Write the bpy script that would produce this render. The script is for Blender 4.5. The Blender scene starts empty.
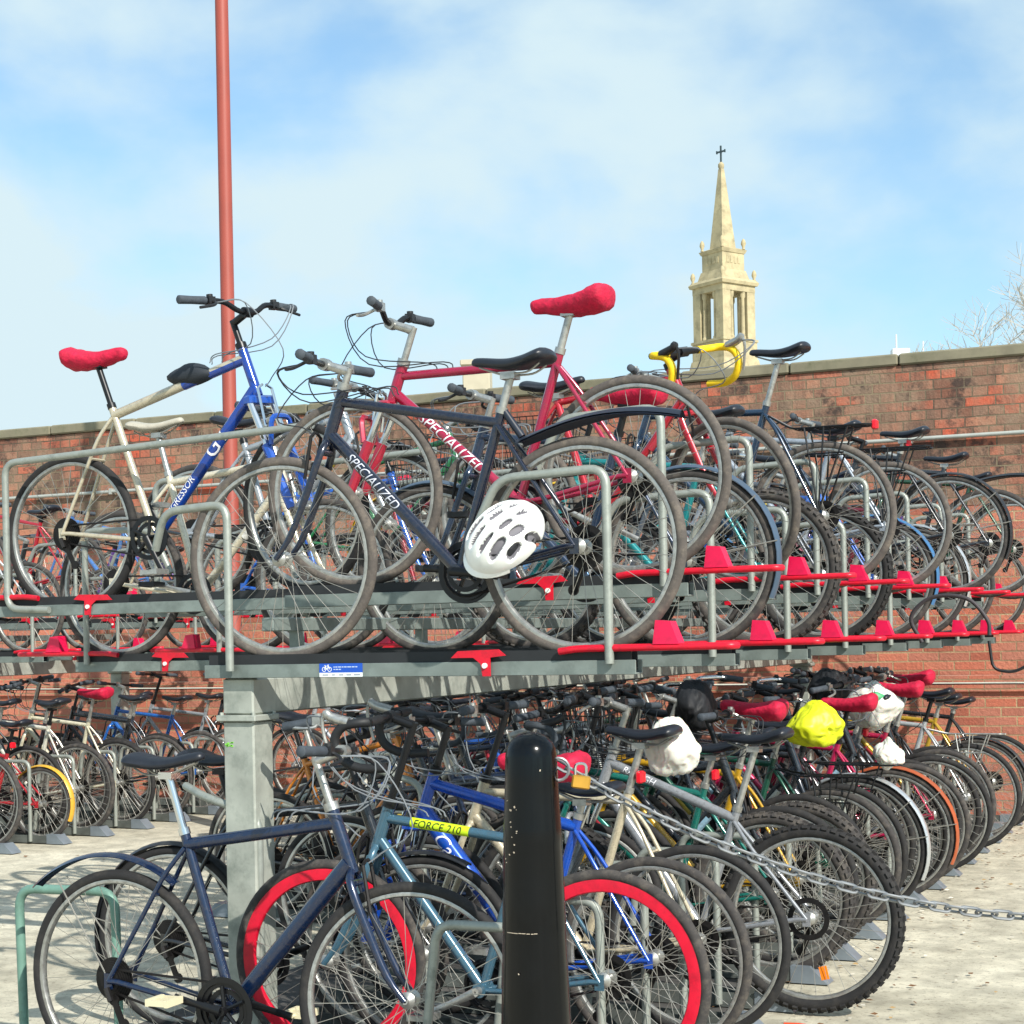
import bpy, math, random
from mathutils import Vector, Matrix, noise
R = math.radians
PI = math.pi
rnd = random.Random(7)
sc = bpy.context.scene
col = sc.collection

# ------------------------------------------------------------------ materials
def lin(h):
    h = h.lstrip('#')
    v = [int(h[i:i+2], 16)/255 for i in (0, 2, 4)]
    return tuple((c/12.92 if c <= .04045 else ((c+.055)/1.055)**2.4) for c in v)

MATS = {}
def mat(name, c, rough=.5, metal=0., var=.0, scale=8., bump=0., dirt=None, dirt_amt=.0, dirt_scale=14., coat=0., emit=None):
    key = (name, c, rough, metal, var, scale, bump, dirt, dirt_amt)
    if key in MATS: return MATS[key]
    if isinstance(c, str): c = lin(c)
    m = bpy.data.materials.new(name); m.use_nodes = True
    nt = m.node_tree; N = nt.nodes; L = nt.links
    b = N['Principled BSDF']
    b.inputs['Base Color'].default_value = (*c, 1)
    b.inputs['Roughness'].default_value = rough
    b.inputs['Metallic'].default_value = metal
    if coat: b.inputs['Coat Weight'].default_value = coat; b.inputs['Coat Roughness'].default_value = .12
    if var or dirt:
        tc = N.new('ShaderNodeTexCoord')
        no = N.new('ShaderNodeTexNoise'); no.inputs['Scale'].default_value = scale; no.inputs['Detail'].default_value = 6
        L.new(tc.outputs['Object'], no.inputs['Vector'])
        mr = N.new('ShaderNodeMapRange'); mr.inputs[1].default_value = .3; mr.inputs[2].default_value = .7
        mr.inputs[3].default_value = 1-var; mr.inputs[4].default_value = 1+var
        L.new(no.outputs['Fac'], mr.inputs[0])
        mx = N.new('ShaderNodeMix'); mx.data_type = 'RGBA'; mx.blend_type = 'MULTIPLY'; mx.inputs[0].default_value = 1
        mx.inputs[6].default_value = (*c, 1); L.new(mr.outputs[0], mx.inputs[7])
        out = mx.outputs[2]
        if dirt:
            n2 = N.new('ShaderNodeTexNoise'); n2.inputs['Scale'].default_value = dirt_scale; n2.inputs['Detail'].default_value = 8
            n2.inputs['Roughness'].default_value = .7
            L.new(tc.outputs['Object'], n2.inputs['Vector'])
            r2 = N.new('ShaderNodeMapRange'); r2.inputs[1].default_value = .48; r2.inputs[2].default_value = .68
            r2.inputs[3].default_value = 0; r2.inputs[4].default_value = dirt_amt
            L.new(n2.outputs['Fac'], r2.inputs[0])
            m2 = N.new('ShaderNodeMix'); m2.data_type = 'RGBA'
            L.new(r2.outputs[0], m2.inputs[0]); L.new(out, m2.inputs[6]); m2.inputs[7].default_value = (*(lin(dirt) if isinstance(dirt, str) else dirt), 1)
            out = m2.outputs[2]
        L.new(out, b.inputs['Base Color'])
        rr = N.new('ShaderNodeMapRange'); rr.inputs[3].default_value = max(0, rough-.1); rr.inputs[4].default_value = min(1, rough+.15)
        L.new(no.outputs['Fac'], rr.inputs[0]); L.new(rr.outputs[0], b.inputs['Roughness'])
        if bump:
            bp = N.new('ShaderNodeBump'); bp.inputs['Strength'].default_value = bump; bp.inputs['Distance'].default_value = .01
            L.new(no.outputs['Fac'], bp.inputs['Height']); L.new(bp.outputs[0], b.inputs['Normal'])
    MATS[key] = m
    return m

def paint(h, metal=.25): return mat('frame_paint', h, .24, metal, .04, 20, 0, '#4d463e', .35, 70., coat=.8)
TYRE = mat('tyre_rubber', '#3a3736', .85, 0, .25, 30, .2, '#7a7166', .4, 22.)
TYREB = mat('tyre_black', '#1f1e1f', .8, 0, .2, 30, .2, '#4c4741', .35, 22.)
TYREG = mat('tyre_dusty', '#544e4a', .9, 0, .2, 40, .2, '#857a6d', .5, 30.)
ALU = mat('brushed_alloy', '#b2b2ae', .38, .8, .12, 40, 0, '#77716a', .5, 50.)
CHROME = mat('chrome', '#d8dadc', .15, 1., 0)
STEEL = mat('steel_spoke', '#a09d96', .4, .6)
DSTEEL = mat('dark_steel', '#262424', .45, .6, .2, 30)
BLK = mat('black_plastic', '#1b1c1f', .45, 0, .15, 20)
BLKM = mat('black_metal', '#17181b', .35, .3, .1, 20)
LEATH = mat('black_vinyl', '#191d26', .38, 0, .15, 25, .1)
GRIP = mat('grey_grip_rubber', '#3c434b', .7, 0, .2, 40, .2)
GALV = mat('galvanised_steel', '#a6aaa1', .5, .25, .18, 9, .05, '#5f6a63', .6, 7.)
GALVD = mat('galvanised_tray', '#7c8682', .5, .3, .2, 9, .05, '#4f5955', .6, 7.)
LINER = mat('dark_channel', '#26292c', .7, .2, .2, 12)
REDP = mat('red_plastic_handle', '#cc0628', .35, 0, .1, 12, 0, '#6b1522', .5, 25.)
REDC = mat('red_cloth', '#bd0a38', .7, 0, .2, 45, .6, '#820a2c', .5, 18.)
PINKR = mat('pinkish_red_plastic', '#d80c48', .4, 0, .08, 12, 0, '#8a1534', .4, 30.)
FOOT = mat('blue_grey_foot_plate', '#7c868f', .4, .3, .12, 10)
REFL = mat('red_reflector', '#e01a2c', .2, 0)
AMBER = mat('amber_reflector', '#f08018', .25, 0)
WHITEP = mat('white_plastic', '#dfe2dd', .4, 0, .05)
CABLE = mat('cable_housing', '#2a2c30', .5)
CABLEG = mat('grey_cable_housing', '#767b80', .5)

# ------------------------------------------------------------------ mesh helper
class MB:
    def __init__(s): s.v = []; s.f = []; s.m = []; s.cur = 0; s.chamfered = False
    def ring(s, c, u, w, r, seg):
        b = len(s.v)
        for i in range(seg):
            a = 2*PI*i/seg
            s.v.append(c + u*(math.cos(a)*r) + w*(math.sin(a)*r))
        return b
    def face(s, *ix): s.f.append(ix); s.m.append(s.cur)
    def tube(s, pts, r, seg=8, closed=False, cap=True, flat=1., up=None):
        P = [Vector(p) for p in pts]; n = len(P)
        rs = r if isinstance(r, (list, tuple)) else [r]*n
        T = []
        for i in range(n):
            if closed: t = P[(i+1) % n]-P[i-1]
            else: t = P[min(i+1, n-1)]-P[max(i-1, 0)]
            T.append(t.normalized() if t.length > 1e-9 else Vector((0, 0, 1)))
        u = Vector(up) if up is not None else (Vector((0, 1, 0)) if abs(T[0].y) < .9 else Vector((1, 0, 0)))
        u = (u-T[0]*u.dot(T[0])).normalized()
        bs = []
        for i in range(n):
            u = u-T[i]*u.dot(T[i])
            u.normalize(); w = T[i].cross(u)
            b = len(s.v)
            for k in range(seg):
                a = 2*PI*k/seg
                s.v.append(P[i]+u*(math.cos(a)*rs[i]*flat)+w*(math.sin(a)*rs[i]))
            bs.append(b)
        for i in range(n if closed else n-1):
            a = bs[i]; b = bs[(i+1) % n]
            for k in range(seg):
                k2 = (k+1) % seg
                s.face(a+k, a+k2, b+k2, b+k)
        if cap and not closed:
            s.face(*[bs[0]+k for k in range(seg)][::-1]); s.face(*[bs[-1]+k for k in range(seg)])
    def box(s, c, d, M=None):
        c = Vector(c); b = len(s.v)
        for x in (-1, 1):
            for y in (-1, 1):
                for z in (-1, 1):
                    o = Vector((x*d[0]/2, y*d[1]/2, z*d[2]/2))
                    if M is not None: o = M @ o
                    s.v.append(c+o)
        for f in ((0, 1, 3, 2), (4, 6, 7, 5), (0, 4, 5, 1), (2, 3, 7, 6), (0, 2, 6, 4), (1, 5, 7, 3)): s.face(*[b+i for i in f])
    def cbox(s, c, d, e=.004, M=None):
        # box with chamfered long edges (chamfer on all vertical and horizontal edges via 3 slabs)
        s.chamfered = True
        c = Vector(c); X, Y, Z = d[0]/2, d[1]/2, d[2]/2
        lay = [(-Z, X-e, Y-e), (-Z+e, X, Y), (Z-e, X, Y), (Z, X-e, Y-e)]
        rows = []
        for z, x, y in lay:
            r = []
            for (px, py) in ((-x+e, -y), (x-e, -y), (x, -y+e), (x, y-e), (x-e, y), (-x+e, y), (-x, y-e), (-x, -y+e)):
                o = Vector((px, py, z))
                if M is not None: o = M @ o
                r.append(len(s.v)); s.v.append(c+o)
            rows.append(r)
        for a, b in zip(rows, rows[1:]):
            for k in range(8): s.face(a[k], a[(k+1) % 8], b[(k+1) % 8], b[k])
        s.face(*rows[0][::-1]); s.face(*rows[-1])
    def lathe_y(s, prof, seg=48, c=(0, 0, 0), closed=True, a0=0, a1=2*PI):
        # prof: list of (radius, y); spun round the y axis
        c = Vector(c); n = len(prof); full = abs(a1-a0-2*PI) < 1e-6
        cnt = seg if full else seg+1
        b0 = len(s.v)
        for i in range(cnt):
            a = a0+(a1-a0)*i/seg
            for (r, y) in prof: s.v.append(c+Vector((math.cos(a)*r, y, math.sin(a)*r)))
        for i in range(seg):
            j = (i+1) % cnt
            for k in range(n if closed else n-1):
                k2 = (k+1) % n
                s.face(b0+i*n+k, b0+i*n+k2, b0+j*n+k2, b0+j*n+k)
    def lathe_z(s, prof, seg=32, c=(0, 0, 0)):
        c = Vector(c); n = len(prof); b0 = len(s.v)
        for i in range(seg):
            a = 2*PI*i/seg
            for (r, z) in prof: s.v.append(c+Vector((math.cos(a)*r, math.sin(a)*r, z)))
        for i in range(seg):
            j = (i+1) % seg
            for k in range(n-1): s.face(b0+i*n+k, b0+j*n+k, b0+j*n+k+1, b0+i*n+k+1)
    def mesh(s, name, mats, smooth=47):
        if s.chamfered and smooth > 40: smooth = 40
        me = bpy.data.meshes.new(name)
        me.from_pydata([tuple(v) for v in s.v], [], s.f)
        for m in (mats if isinstance(mats, (list, tuple)) else [mats]): me.materials.append(m)
        if any(s.m): me.polygons.foreach_set('material_index', s.m)
        me.validate()
        if smooth:
            me.shade_smooth(); me.set_sharp_from_angle(angle=R(smooth))
        return me

def put(name, me, parent=None, M=None):
    o = bpy.data.objects.new(name, me); col.objects.link(o)
    if parent is not None: o.parent = parent
    if M is not None: o.matrix_local = M
    return o
def tag(o, label=None, cat=None, group=None, kind=None):
    if label: o['label'] = label
    if cat: o['category'] = cat
    if group: o['group'] = group
    if kind: o['kind'] = kind
    return o
def empty(name, loc=(0, 0, 0), M=None):
    o = bpy.data.objects.new(name, None); o.empty_display_size = .1; col.objects.link(o)
    if M is not None: o.matrix_local = M
    else: o.location = loc
    return o
CACHE = {}
def cached(key, fn):
    if key not in CACHE: CACHE[key] = fn()
    return CACHE[key]
def cat_rom(P, n=6):
    P = [Vector(p) for p in P]; out = []
    Q = [P[0]*2-P[1]]+P+[P[-1]*2-P[-2]]
    for i in range(1, len(Q)-2):
        for k in range(n):
            t = k/n
            a, b, c, d = Q[i-1], Q[i], Q[i+1], Q[i+2]
            out.append(.5*((2*b)+(c-a)*t+(2*a-5*b+4*c-d)*t*t+(3*b-a-3*c+d)*t**3))
    out.append(P[-1]); return out
def bent(P, rad, n=5):
    """polyline with rounded corners"""
    P = [Vector(p) for p in P]; out = [P[0]]
    for i in range(1, len(P)-1):
        a = (P[i-1]-P[i]); b = (P[i+1]-P[i]); r = min(rad, a.length*.45, b.length*.45)
        a = P[i]+a.normalized()*r; b = P[i]+b.normalized()*r
        for k in range(n+1):
            t = k/n; out.append(a*(1-t)**2+P[i]*2*t*(1-t)+b*t*t)
    out.append(P[-1]); return out

def text_on_tube(txt, A, B, r, size, m, parent, t0=.2, name='lettering', up=(0, 0, 1), italic=0., M=None):
    """letters wrapped round the tube A->B, on the side X x Y"""
    cu = bpy.data.curves.new(name, 'FONT'); cu.body = txt; cu.size = size; cu.shear = italic; cu.resolution_u = 3; cu.align_y = 'CENTER'
    tmp = bpy.data.objects.new('tmp_text', cu); col.objects.link(tmp)
    bpy.context.view_layer.update()
    me = bpy.data.meshes.new_from_object(tmp.evaluated_get(bpy.context.evaluated_depsgraph_get()))
    bpy.data.objects.remove(tmp); me.name = name
    import bmesh
    bm = bmesh.new(); bm.from_mesh(me); yy = -size
    while yy < size:
        bmesh.ops.bisect_plane(bm, geom=bm.verts[:]+bm.edges[:]+bm.faces[:], plane_co=(0, yy, 0), plane_no=(0, 1, 0)); yy += .004
    bm.to_mesh(me); bm.free()
    A = Vector(A); B = Vector(B); X = (B-A); Ln = X.length; X.normalize()
    Y = Vector(up); Y = (Y-X*Y.dot(X)).normalized(); N = X.cross(Y)
    for v in me.vertices:
        a = v.co.y/r
        v.co = A+X*(Ln*t0+v.co.x)+(N*math.cos(a)+Y*math.sin(a))*(r+.0012)
    me.materials.clear(); me.materials.append(m)
    return put(name, me, parent, M)

# ------------------------------------------------------------------ bicycle meshes
def tyre_mesh(Rw, w, style, m):
    b = MB(); r = w/2; rc = Rw-r
    prof = [(rc+math.cos(a)*r*1.0, math.sin(a)*r) for a in [2*PI*k/10 for k in range(10)]]
    b.lathe_y(prof, 64)
    if style == 'knob':
        n = 58
        for i in range(n):
            for row in (-1, 0, 1):
                a = 2*PI*(i+(.5 if row == 0 else 0))/n
                ca = 0.0 if row == 0 else row*.85
                rad = rc+math.cos(ca)*(r+.002); y = math.sin(ca)*(r+.002)
                er = Vector((math.cos(a), 0, math.sin(a))); et = Vector((-math.sin(a), 0, math.cos(a))); ey = Vector((0, 1, 0))
                nr = er*math.cos(ca)+ey*math.sin(ca); ny = -er*math.sin(ca)+ey*math.cos(ca)
                M = Matrix((et, ny, nr)).transposed()
                b.box(er*rad+ey*y, (.02, .014, .011), M)
    return b.mesh('tyre', m)
def rim_mesh(Rw, w, depth, m, mside):
    b = MB(); ro = Rw-w+.006; ri = ro-depth; h = .0115
    b.lathe_y([(ro, -h), (ro, h), (ro-.004, h+.001), (ri+.004, h), (ri, h*.5), (ri, -h*.5), (ri+.004, -h), (ro-.004, -h-.001)], 64)
    return b.mesh('rim', m)
def spoke_mesh(Rw, w, depth, n, disc, hubm, far):
    b = MB(); ri = Rw-w+.006-depth
    for i in range(n):
        side = 1 if i % 2 else -1
        a = 2*PI*i/n; off = (.9 if (i//2) % 2 else -.9)*.75
        h = Vector((math.cos(a+off)*.022, side*.028, math.sin(a+off)*.022))
        e = Vector((math.cos(a)*ri, side*.003, math.sin(a)*ri))
        b.tube([h, e], .0013 if not far else .0015, 3, cap=False)
    # hub
    b.cur = 1
    b.lathe_y([(.004, -.056), (.009, -.056), (.009, -.04), (.017, -.036), (.026, -.03), (.026, -.026), (.014, -.022), (.012, 0), (.014, .022), (.026, .026), (.026, .03), (.017, .036), (.009, .04), (.009, .056), (.004, .056)], 14, closed=False)
    if disc:
        b.cur = 2
        for k in range(7 if disc == 'cassette' else 1):
            rr = (.072-.006*k) if disc == 'cassette' else .08
            y = -.033-.004*k if disc == 'cassette' else .036
            b.lathe_y([(rr-.02, y-.0009), (rr, y-.0009), (rr, y+.0009), (rr-.02, y+.0009)], 26)
    b.cur = 3
    if disc == 'disc': b.box((math.cos(1.0)*ri*.72, 0, math.sin(1.0)*ri*.72), (.03, .006, .05), Matrix.Rotation(-1.0+PI/2, 3, 'Y'))
    return b.mesh('wheel', [STEEL, hubm, DSTEEL, AMBER])
def saddle_mesh(m, kind='sport', cover=False):
    # sections from the rounded tail to the nose
    b = MB(); L0, L1 = (-.135, .15)
    n = 24; seg = 18; rows = []
    sd = len(m.name)*3.7
    for i in range(n+1):
        t = (1-math.cos(PI*i/n))/2; x = L0+(L1-L0)*t
        e = math.sqrt(max(0, 1-(1-min(1, t/.13))**2))*math.sqrt(max(0, 1-max(0, (t-.94)/.06)**2))
        e = max(e, .06)
        wd = ((.072 if kind != 'wide' else .1)*(1-t)**1.35*(1 if t > .3 else 1)+.019)*e
        th = (.017+.013*(1-t))*e
        zc = .008*math.cos(t*PI*2)+(.006*(1-t/.3) if t < .3 else 0)
        if cover:
            wd = wd*1.1+.004*e; th = th*1.06+.0045*e; zc += .001; x = x*1.08; zc -= .002
        row = []
        for k in range(seg):
            a = 2*PI*k/seg
            yy = math.cos(a)*wd; zz = math.sin(a)
            zz = zz*th if zz > 0 else zz*th*(1.0 if not cover else 1.2+.7*(1-t))
            if zz < 0 and not cover: zz *= (.4+.6*abs(math.cos(a)))
            if cover:
                zz += (.006*noise.noise(Vector((x*28, yy*28, sd)))+.003*noise.noise(Vector((x*70, yy*60, sd))))*e
                yy *= 1+.08*noise.noise(Vector((x*25, zz*40, sd+5)))
            row.append(len(b.v)); b.v.append(Vector((x, yy, zc+zz)))
        rows.append(row)
    for r0, r1 in zip(rows, rows[1:]):
        for k in range(seg): b.face(r0[k], r0[(k+1) % seg], r1[(k+1) % seg], r1[k])
    b.face(*rows[0][::-1]); b.face(*rows[-1])
    if not cover:
        b.cur = 1
        for s in (-1, 1):
            b.tube(bent([(-.1, s*.03, -.012), (-.06, s*.024, -.038), (.04, s*.02, -.038), (.12, s*.008, -.008)], .03, 3), .0035, 6)
    return b.mesh('saddle', [m, STEEL])

def chain_mesh(cs, bbh, Rw, rr=.08):
    b = MB(); P = []
    A = Vector((cs, -.045, bbh)); B = Vector((0, -.045, Rw)); d = (A-B).normalized(); n = Vector((-d.z, 0, d.x))
    for k in range(9):
        a = PI/2-PI*k/8; P.append(A+d*math.cos(a)*rr+n*math.sin(a)*rr)
    for k in range(9):
        a = -PI/2-PI*k/8; P.append(B+d*math.cos(a)*.036+n*math.sin(a)*.036+Vector((0, 0, 0)))
    b.tube(P, .0045, 5, closed=True)
    return b.mesh('chain', DSTEEL)
def crank_mesh(cs, bbh, ang, dark, guard):
    b = MB()
    c = Vector((cs, 0, bbh))
    b.lathe_y([(.004, -.075), (.014, -.075), (.014, .065), (.004, .065)], 12, c, closed=False)
    dx, dz = math.cos(ang), math.sin(ang)
    for s, y in ((1, -.075), (-1, .07)):
        e = c+Vector((dx*s*.17, y, dz*s*.17))
        b.tube([c+Vector((0, y, 0)), c+Vector((dx*s*.09, y, dz*s*.09)), e], [.016, .011, .013], 8, flat=.6)
    b.cur = 1
    rr = .092
    b.lathe_y([(rr-.02, -.05), (rr, -.05), (rr, -.046), (rr-.02, -.046)], 36, c)
    if guard: b.lathe_y([(rr-.006, -.056), (rr+.012, -.056), (rr+.012, -.053), (rr-.006, -.053)], 36, c)
    b.lathe_y([(.05, -.043), (.066, -.043), (.066, -.039), (.05, -.039)], 30, c)
    for k in range(5):
        a = ang+2*PI*k/5
        b.tube([c+Vector((math.cos(a)*.012, -.05, math.sin(a)*.012)), c+Vector((math.cos(a)*.076, -.05, math.sin(a)*.076))], .007, 6)
    return b.mesh('crankset', [BLKM if dark else ALU, BLKM])
def pedal_mesh(m):
    b = MB(); s = 1
    b.tube([(0, 0, 0), (0, .02, 0)], .006, 6)
    for x in (-.035, .035): b.box((x, .055, 0), (.012, .085, .022))
    for y in (.018, .055, .092): b.box((0, y, 0), (.058, .01, .018))
    return b.mesh('pedal', m)
def guard_mesh(Rw, a0, a1, m, wd=.05, stay=None, off=.018, lift=0):
    b = MB(); n = 26; seg = 6; rows = []
    r0 = Rw+off
    for side in (0, 1):
        for i in range(n+1):
            a = a0+(a1-a0)*i/n; row = []
            for k in range(seg+1):
                t = -1+2*k/seg; y = t*wd/2; dr = -.012*t*t-(side*.002)
                rr = r0+dr+lift*(i/n)**2
                row.append(len(b.v)); b.v.append(Vector((math.cos(a)*rr, y, math.sin(a)*rr)))
            rows.append(row)
    for q in (0, 1):
        for i in range(n):
            A, B = rows[q*(n+1)+i], rows[q*(n+1)+i+1]
            for k in range(seg):
                b.face(A[k], A[k+1], B[k+1], B[k])
    if stay is not None:
        b.cur = 1
        for a in stay:
            for s in (-1, 1):
                b.tube([(0, s*.06, 0), (math.cos(a)*(r0-.004), s*wd/2, math.sin(a)*(r0-.004))], .0025, 5)
    return b.mesh('mudguard', [m, STEEL])

TXTW = mat('white_lettering', '#e4e4ea', .4)
class Bike: pass
BIKES = []
def make_bike(label, x=0, y=0, z=0, d=1, frame='#1a2742', frame2=None, fork=None, Rw=.34, wb=1.06, cs=.43, bb=.285, zc=.80, zht=.88, zhb=.75,
              seat=1.0, saddle='black', cover=False, bars='flat', barz=1.05, steer=0., lean=0., yaw=0., pitch=0., tyre='slick', tyrem=None,
              rim=None, rimdepth=.016, post=None, guards=None, rack=False, susp=False, crank=None, tr=.016, dtr=.019, step=False, far=False,
              texts=(), reflector=False, light=False, disc=None, group='bicycles in the racks', grip=None, tape=None, fat=.0, bottle=False, lock=False, nm='bicycle', clipguard=None, stays=None, framem=None, ha=70, hub_at=None, barw=.56, basket=False):
    """x is the world position of the hub on the aisle side of row A"""
    if z < .1: z = .017
    if y > 5.9: lean += rnd.uniform(-3, 3); yaw += rnd.uniform(-1.6, 1.6)
    if z < .5 and bars != 'drop': barz += rnd.uniform(.02, .1)
    fm = framem or paint(frame); f2 = paint(frame2) if frame2 else fm; fk = paint(fork) if fork else f2
    w = .048 if tyre == 'knob' else (.036 if not fat else fat)
    tyrem = tyrem or TYRE
    yawa = (0 if d > 0 else PI)+R(yaw)
    M = Matrix.Translation((x, y, z)) @ Matrix.Rotation(yawa, 4, 'Z') @ Matrix.Rotation(-R(pitch), 4, 'Y') @ Matrix.Rotation(R(lean), 4, 'X')
    root = empty(nm, M=M); tag(root, label, 'bicycle', group)
    ta = math.tan(R(ha)); sx = lambda h: cs-(h-bb)/math.tan(R(72.5))
    hx = lambda h: wb-.045-(h-Rw)/ta
    BBp = Vector((cs, 0, bb)); SC = Vector((sx(zc), 0, zc)); HT = Vector((hx(zht), 0, zht)); HB = Vector((hx(zhb), 0, zhb))
    axis = (HT-HB).normalized()
    # ---- frame
    b = MB(); b.cur = 1 if frame2 else 0
    b.tube([HB-axis*.02, HT+axis*.015], .021, 10); b.cur = 0
    tt0 = HT-axis*.03
    if step:
        b.tube([HB+axis*.05, Vector((sx(.46), 0, .46))], dtr*.9, 10)
    else:
        b.tube([tt0, SC-Vector((0, 0, .01))], tr, 10)
        if frame2: b.cur = 1; q1 = tt0.lerp(SC, .46)-Vector((0, 0, .006)); b.tube([tt0-Vector((0, 0, .003)), q1], tr+.0005, 10); b.cur = 0
    b.cur = 1 if frame2 else 0
    b.tube([HB+axis*.015, BBp], dtr, 10)
    b.cur = 0
    b.tube([BBp, Vector((sx(zc+.03), 0, zc+.03))], .0165, 10)
    b.lathe_y([(.004, -.036), (.024, -.036), (.024, .036), (.004, .036)], 12, BBp, closed=False)
    b.cur = 2 if stays else 0
    for s in (-1, 1):
        b.tube(bent([BBp+Vector((-.02, s*.025, 0)), BBp+Vector((-.1, s*.042, .004)), Vector((.03, s*.062, Rw)), Vector((0, s*.064, Rw))], .06, 3), [.011]*4+[.0095]*6 if False else .0095, 8)
        b.tube(bent([SC+Vector((0, s*.014, -.02)), SC+Vector((-.06, s*.038, -.10)), Vector((0, s*.064, Rw))], .05, 3), .008, 8)
        b.box((0, s*.064, Rw), (.03, .006, .05))
    b.tube([(-.0+sx(zc)*.62+.0, -.045, Rw+(zc-Rw)*.62), (sx(zc)*.62, .045, Rw+(zc-Rw)*.62)], .006, 6)
    fr = put('frame', b.mesh('frame', [fm, f2, paint(stays) if stays else fm]), root)
    if not far and not texts and y > 5.1:
        q = MB(); bm_c = rnd.choice(('#d8d8d2', '#c9b24a', '#20242a', '#b03040', '#8fb3c8'))
        ta_ = rnd.uniform(.2, .4); q.tube([HB.lerp(BBp, ta_), HB.lerp(BBp, ta_+rnd.uniform(.1, .25))], dtr+.0006, 10, cap=False)
        put('decal_band', q.mesh('decal_band', mat('decal_vinyl', bm_c, .4, 0, .15, 60, 0, '#5a5148', .5, 70.)), fr)
    for (txt, which, size, t0, tm, ital) in texts:
        if which == 'down':
            A, B, r = HB+axis*.015, BBp, dtr
        elif which == 'top': A, B, r = tt0, SC-Vector((0, 0, .01)), tr
        if d > 0: A, B = B, A
        text_on_tube(txt, A, B, r, size, tm, fr, t0=t0, italic=ital)
    # ---- steering group
    P = HB; S = Matrix.Translation(P) @ Matrix.Rotation(R(steer), 4, axis) @ Matrix.Translation(-P)
    FH = Vector((wb, 0, Rw)); CR = HB-axis*.04
    b = MB()
    if susp:
        b.cbox(CR, (.05, .15, .04), .008)
        for s in (-1, 1):
            top = CR+Vector((0, s*.062, .01)); bot = FH+Vector((-.012, s*.062, 0)); mid = top.lerp(bot, .45)
            b.cur = 1; b.tube([top, mid], .013, 8); b.cur = 0
            b.tube([mid+(top-mid)*.05, bot], [.021, .018], 8)
        b.tube(bent([CR.lerp(FH, .42)+Vector((.02, -.062, 0)), CR.lerp(FH, .3)+Vector((.05, -.05, .06)), CR.lerp(FH, .3)+Vector((.05, .05, .06)), CR.lerp(FH, .42)+Vector((.02, .062, 0))], .03, 3), .011, 6)
    else:
        for s in (-1, 1):
            b.tube(cat_rom([CR+axis*.03+Vector((0, s*.012, 0)), CR+Vector((0, s*.048, -.015)), CR.lerp(FH, .45)+Vector((-.018, s*.052, 0)), CR.lerp(FH, .8)+Vector((-.02, s*.054, 0)), FH+Vector((0, s*.056, 0))], 3), [.013]*4+[.014]*3+[.0125]*3+[.010]*3, 8, flat=.8)
        b.tube([CR+Vector((0, -.05, -.008)), CR+Vector((0, .05, -.008))], .013, 8)
    # brakes
    b.cur = 1
    for s in (-1, 1):
        b.tube([CR.lerp(FH, .18)+Vector((.03, s*.045, -.03)), CR+Vector((.035, s*.04, .045)), CR+Vector((.035, s*.01, .06))], .006, 6)
    put('fork', b.mesh('fork', [fk, DSTEEL if not susp else CHROME]), root, S)
    rm = rim or ALU
    for k, (c, dd) in enumerate(((Vector((0, 0, Rw)), disc or 'cassette'), (FH, None))):
        spin = rnd.uniform(0, 6.28)
        me = cached(('wh', Rw, w, rimdepth, dd, far), lambda: spoke_mesh(Rw, w, rimdepth, 24 if far else 32, dd, ALU, far))
        Mw = Matrix.Translation(c) @ Matrix.Rotation(spin, 4, 'Y')
        if k: Mw = S @ Mw
        wo = put('wheel', me, root, Mw)
        put('tyre', cached(('ty', Rw, w, tyre, tyrem.name), lambda: tyre_mesh(Rw, w, tyre, tyrem)), wo)
        put('rim', cached(('ri', Rw, w, rimdepth, rm.name), lambda: rim_mesh(Rw, w, rimdepth, rm, rm)), wo)
    # ---- handlebar
    pm = post or (BLKM if rnd.random() < .3 else ALU)
    b = MB()
    st0 = HT+axis*.01; stt = Vector((hx(barz-.03), 0, barz-.03)); sc_ = Vector((stt.x+.085, 0, barz))
    b.tube([st0, st0+axis*.025], .024, 10)
    b.tube([st0, stt+axis*.012], .0135, 8); b.tube([stt-axis*.0, sc_], [.016, .015], 8)
    b.tube([sc_+Vector((0, -.022, 0)), sc_+Vector((0, .022, 0))], .021, 10)
    stem = b.mesh('stem', BLKM if (post is BLKM or (post is None and rnd.random() < .55)) else ALU)
    hb = MB(); gr = []; lev = []; bw = barw/2
    bm_ = BLKM; levers = []
    if bars in ('flat', 'riser', 'bullhorn'):
        up = .04 if bars == 'riser' else .0
        pts = [sc_+Vector((-.045, -bw, up)), sc_+Vector((-.01, -.11, up)), sc_+Vector((0, -.05, 0)), sc_+Vector((0, .05, 0)), sc_+Vector((-.01, .11, up)), sc_+Vector((-.045, bw, up))]
        hb.tube(bent(pts, .04, 3), .0115, 8)
        for s in (-1, 1):
            e = sc_+Vector((-.045, s*bw, up)); i_ = sc_+Vector((-.01, s*.11, up)); dv = (i_-e).normalized()
            gr.append(([e-dv*.004, e, e+dv*.06, e+dv*.12, e+dv*.125], [.013, .0175, .016, .017, .014]))
            q = e+dv*.145
            levers.append([q+Vector((.0, 0, 0)), q+Vector((.03, 0, -.012)), q+Vector((.05, s*.03, -.028)), q+Vector((.045, s*.1, -.04))])
    elif bars == 'drop':
        hb.tube([sc_+Vector((0, -.19, 0)), sc_+Vector((0, .19, 0))], .013, 8)
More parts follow.
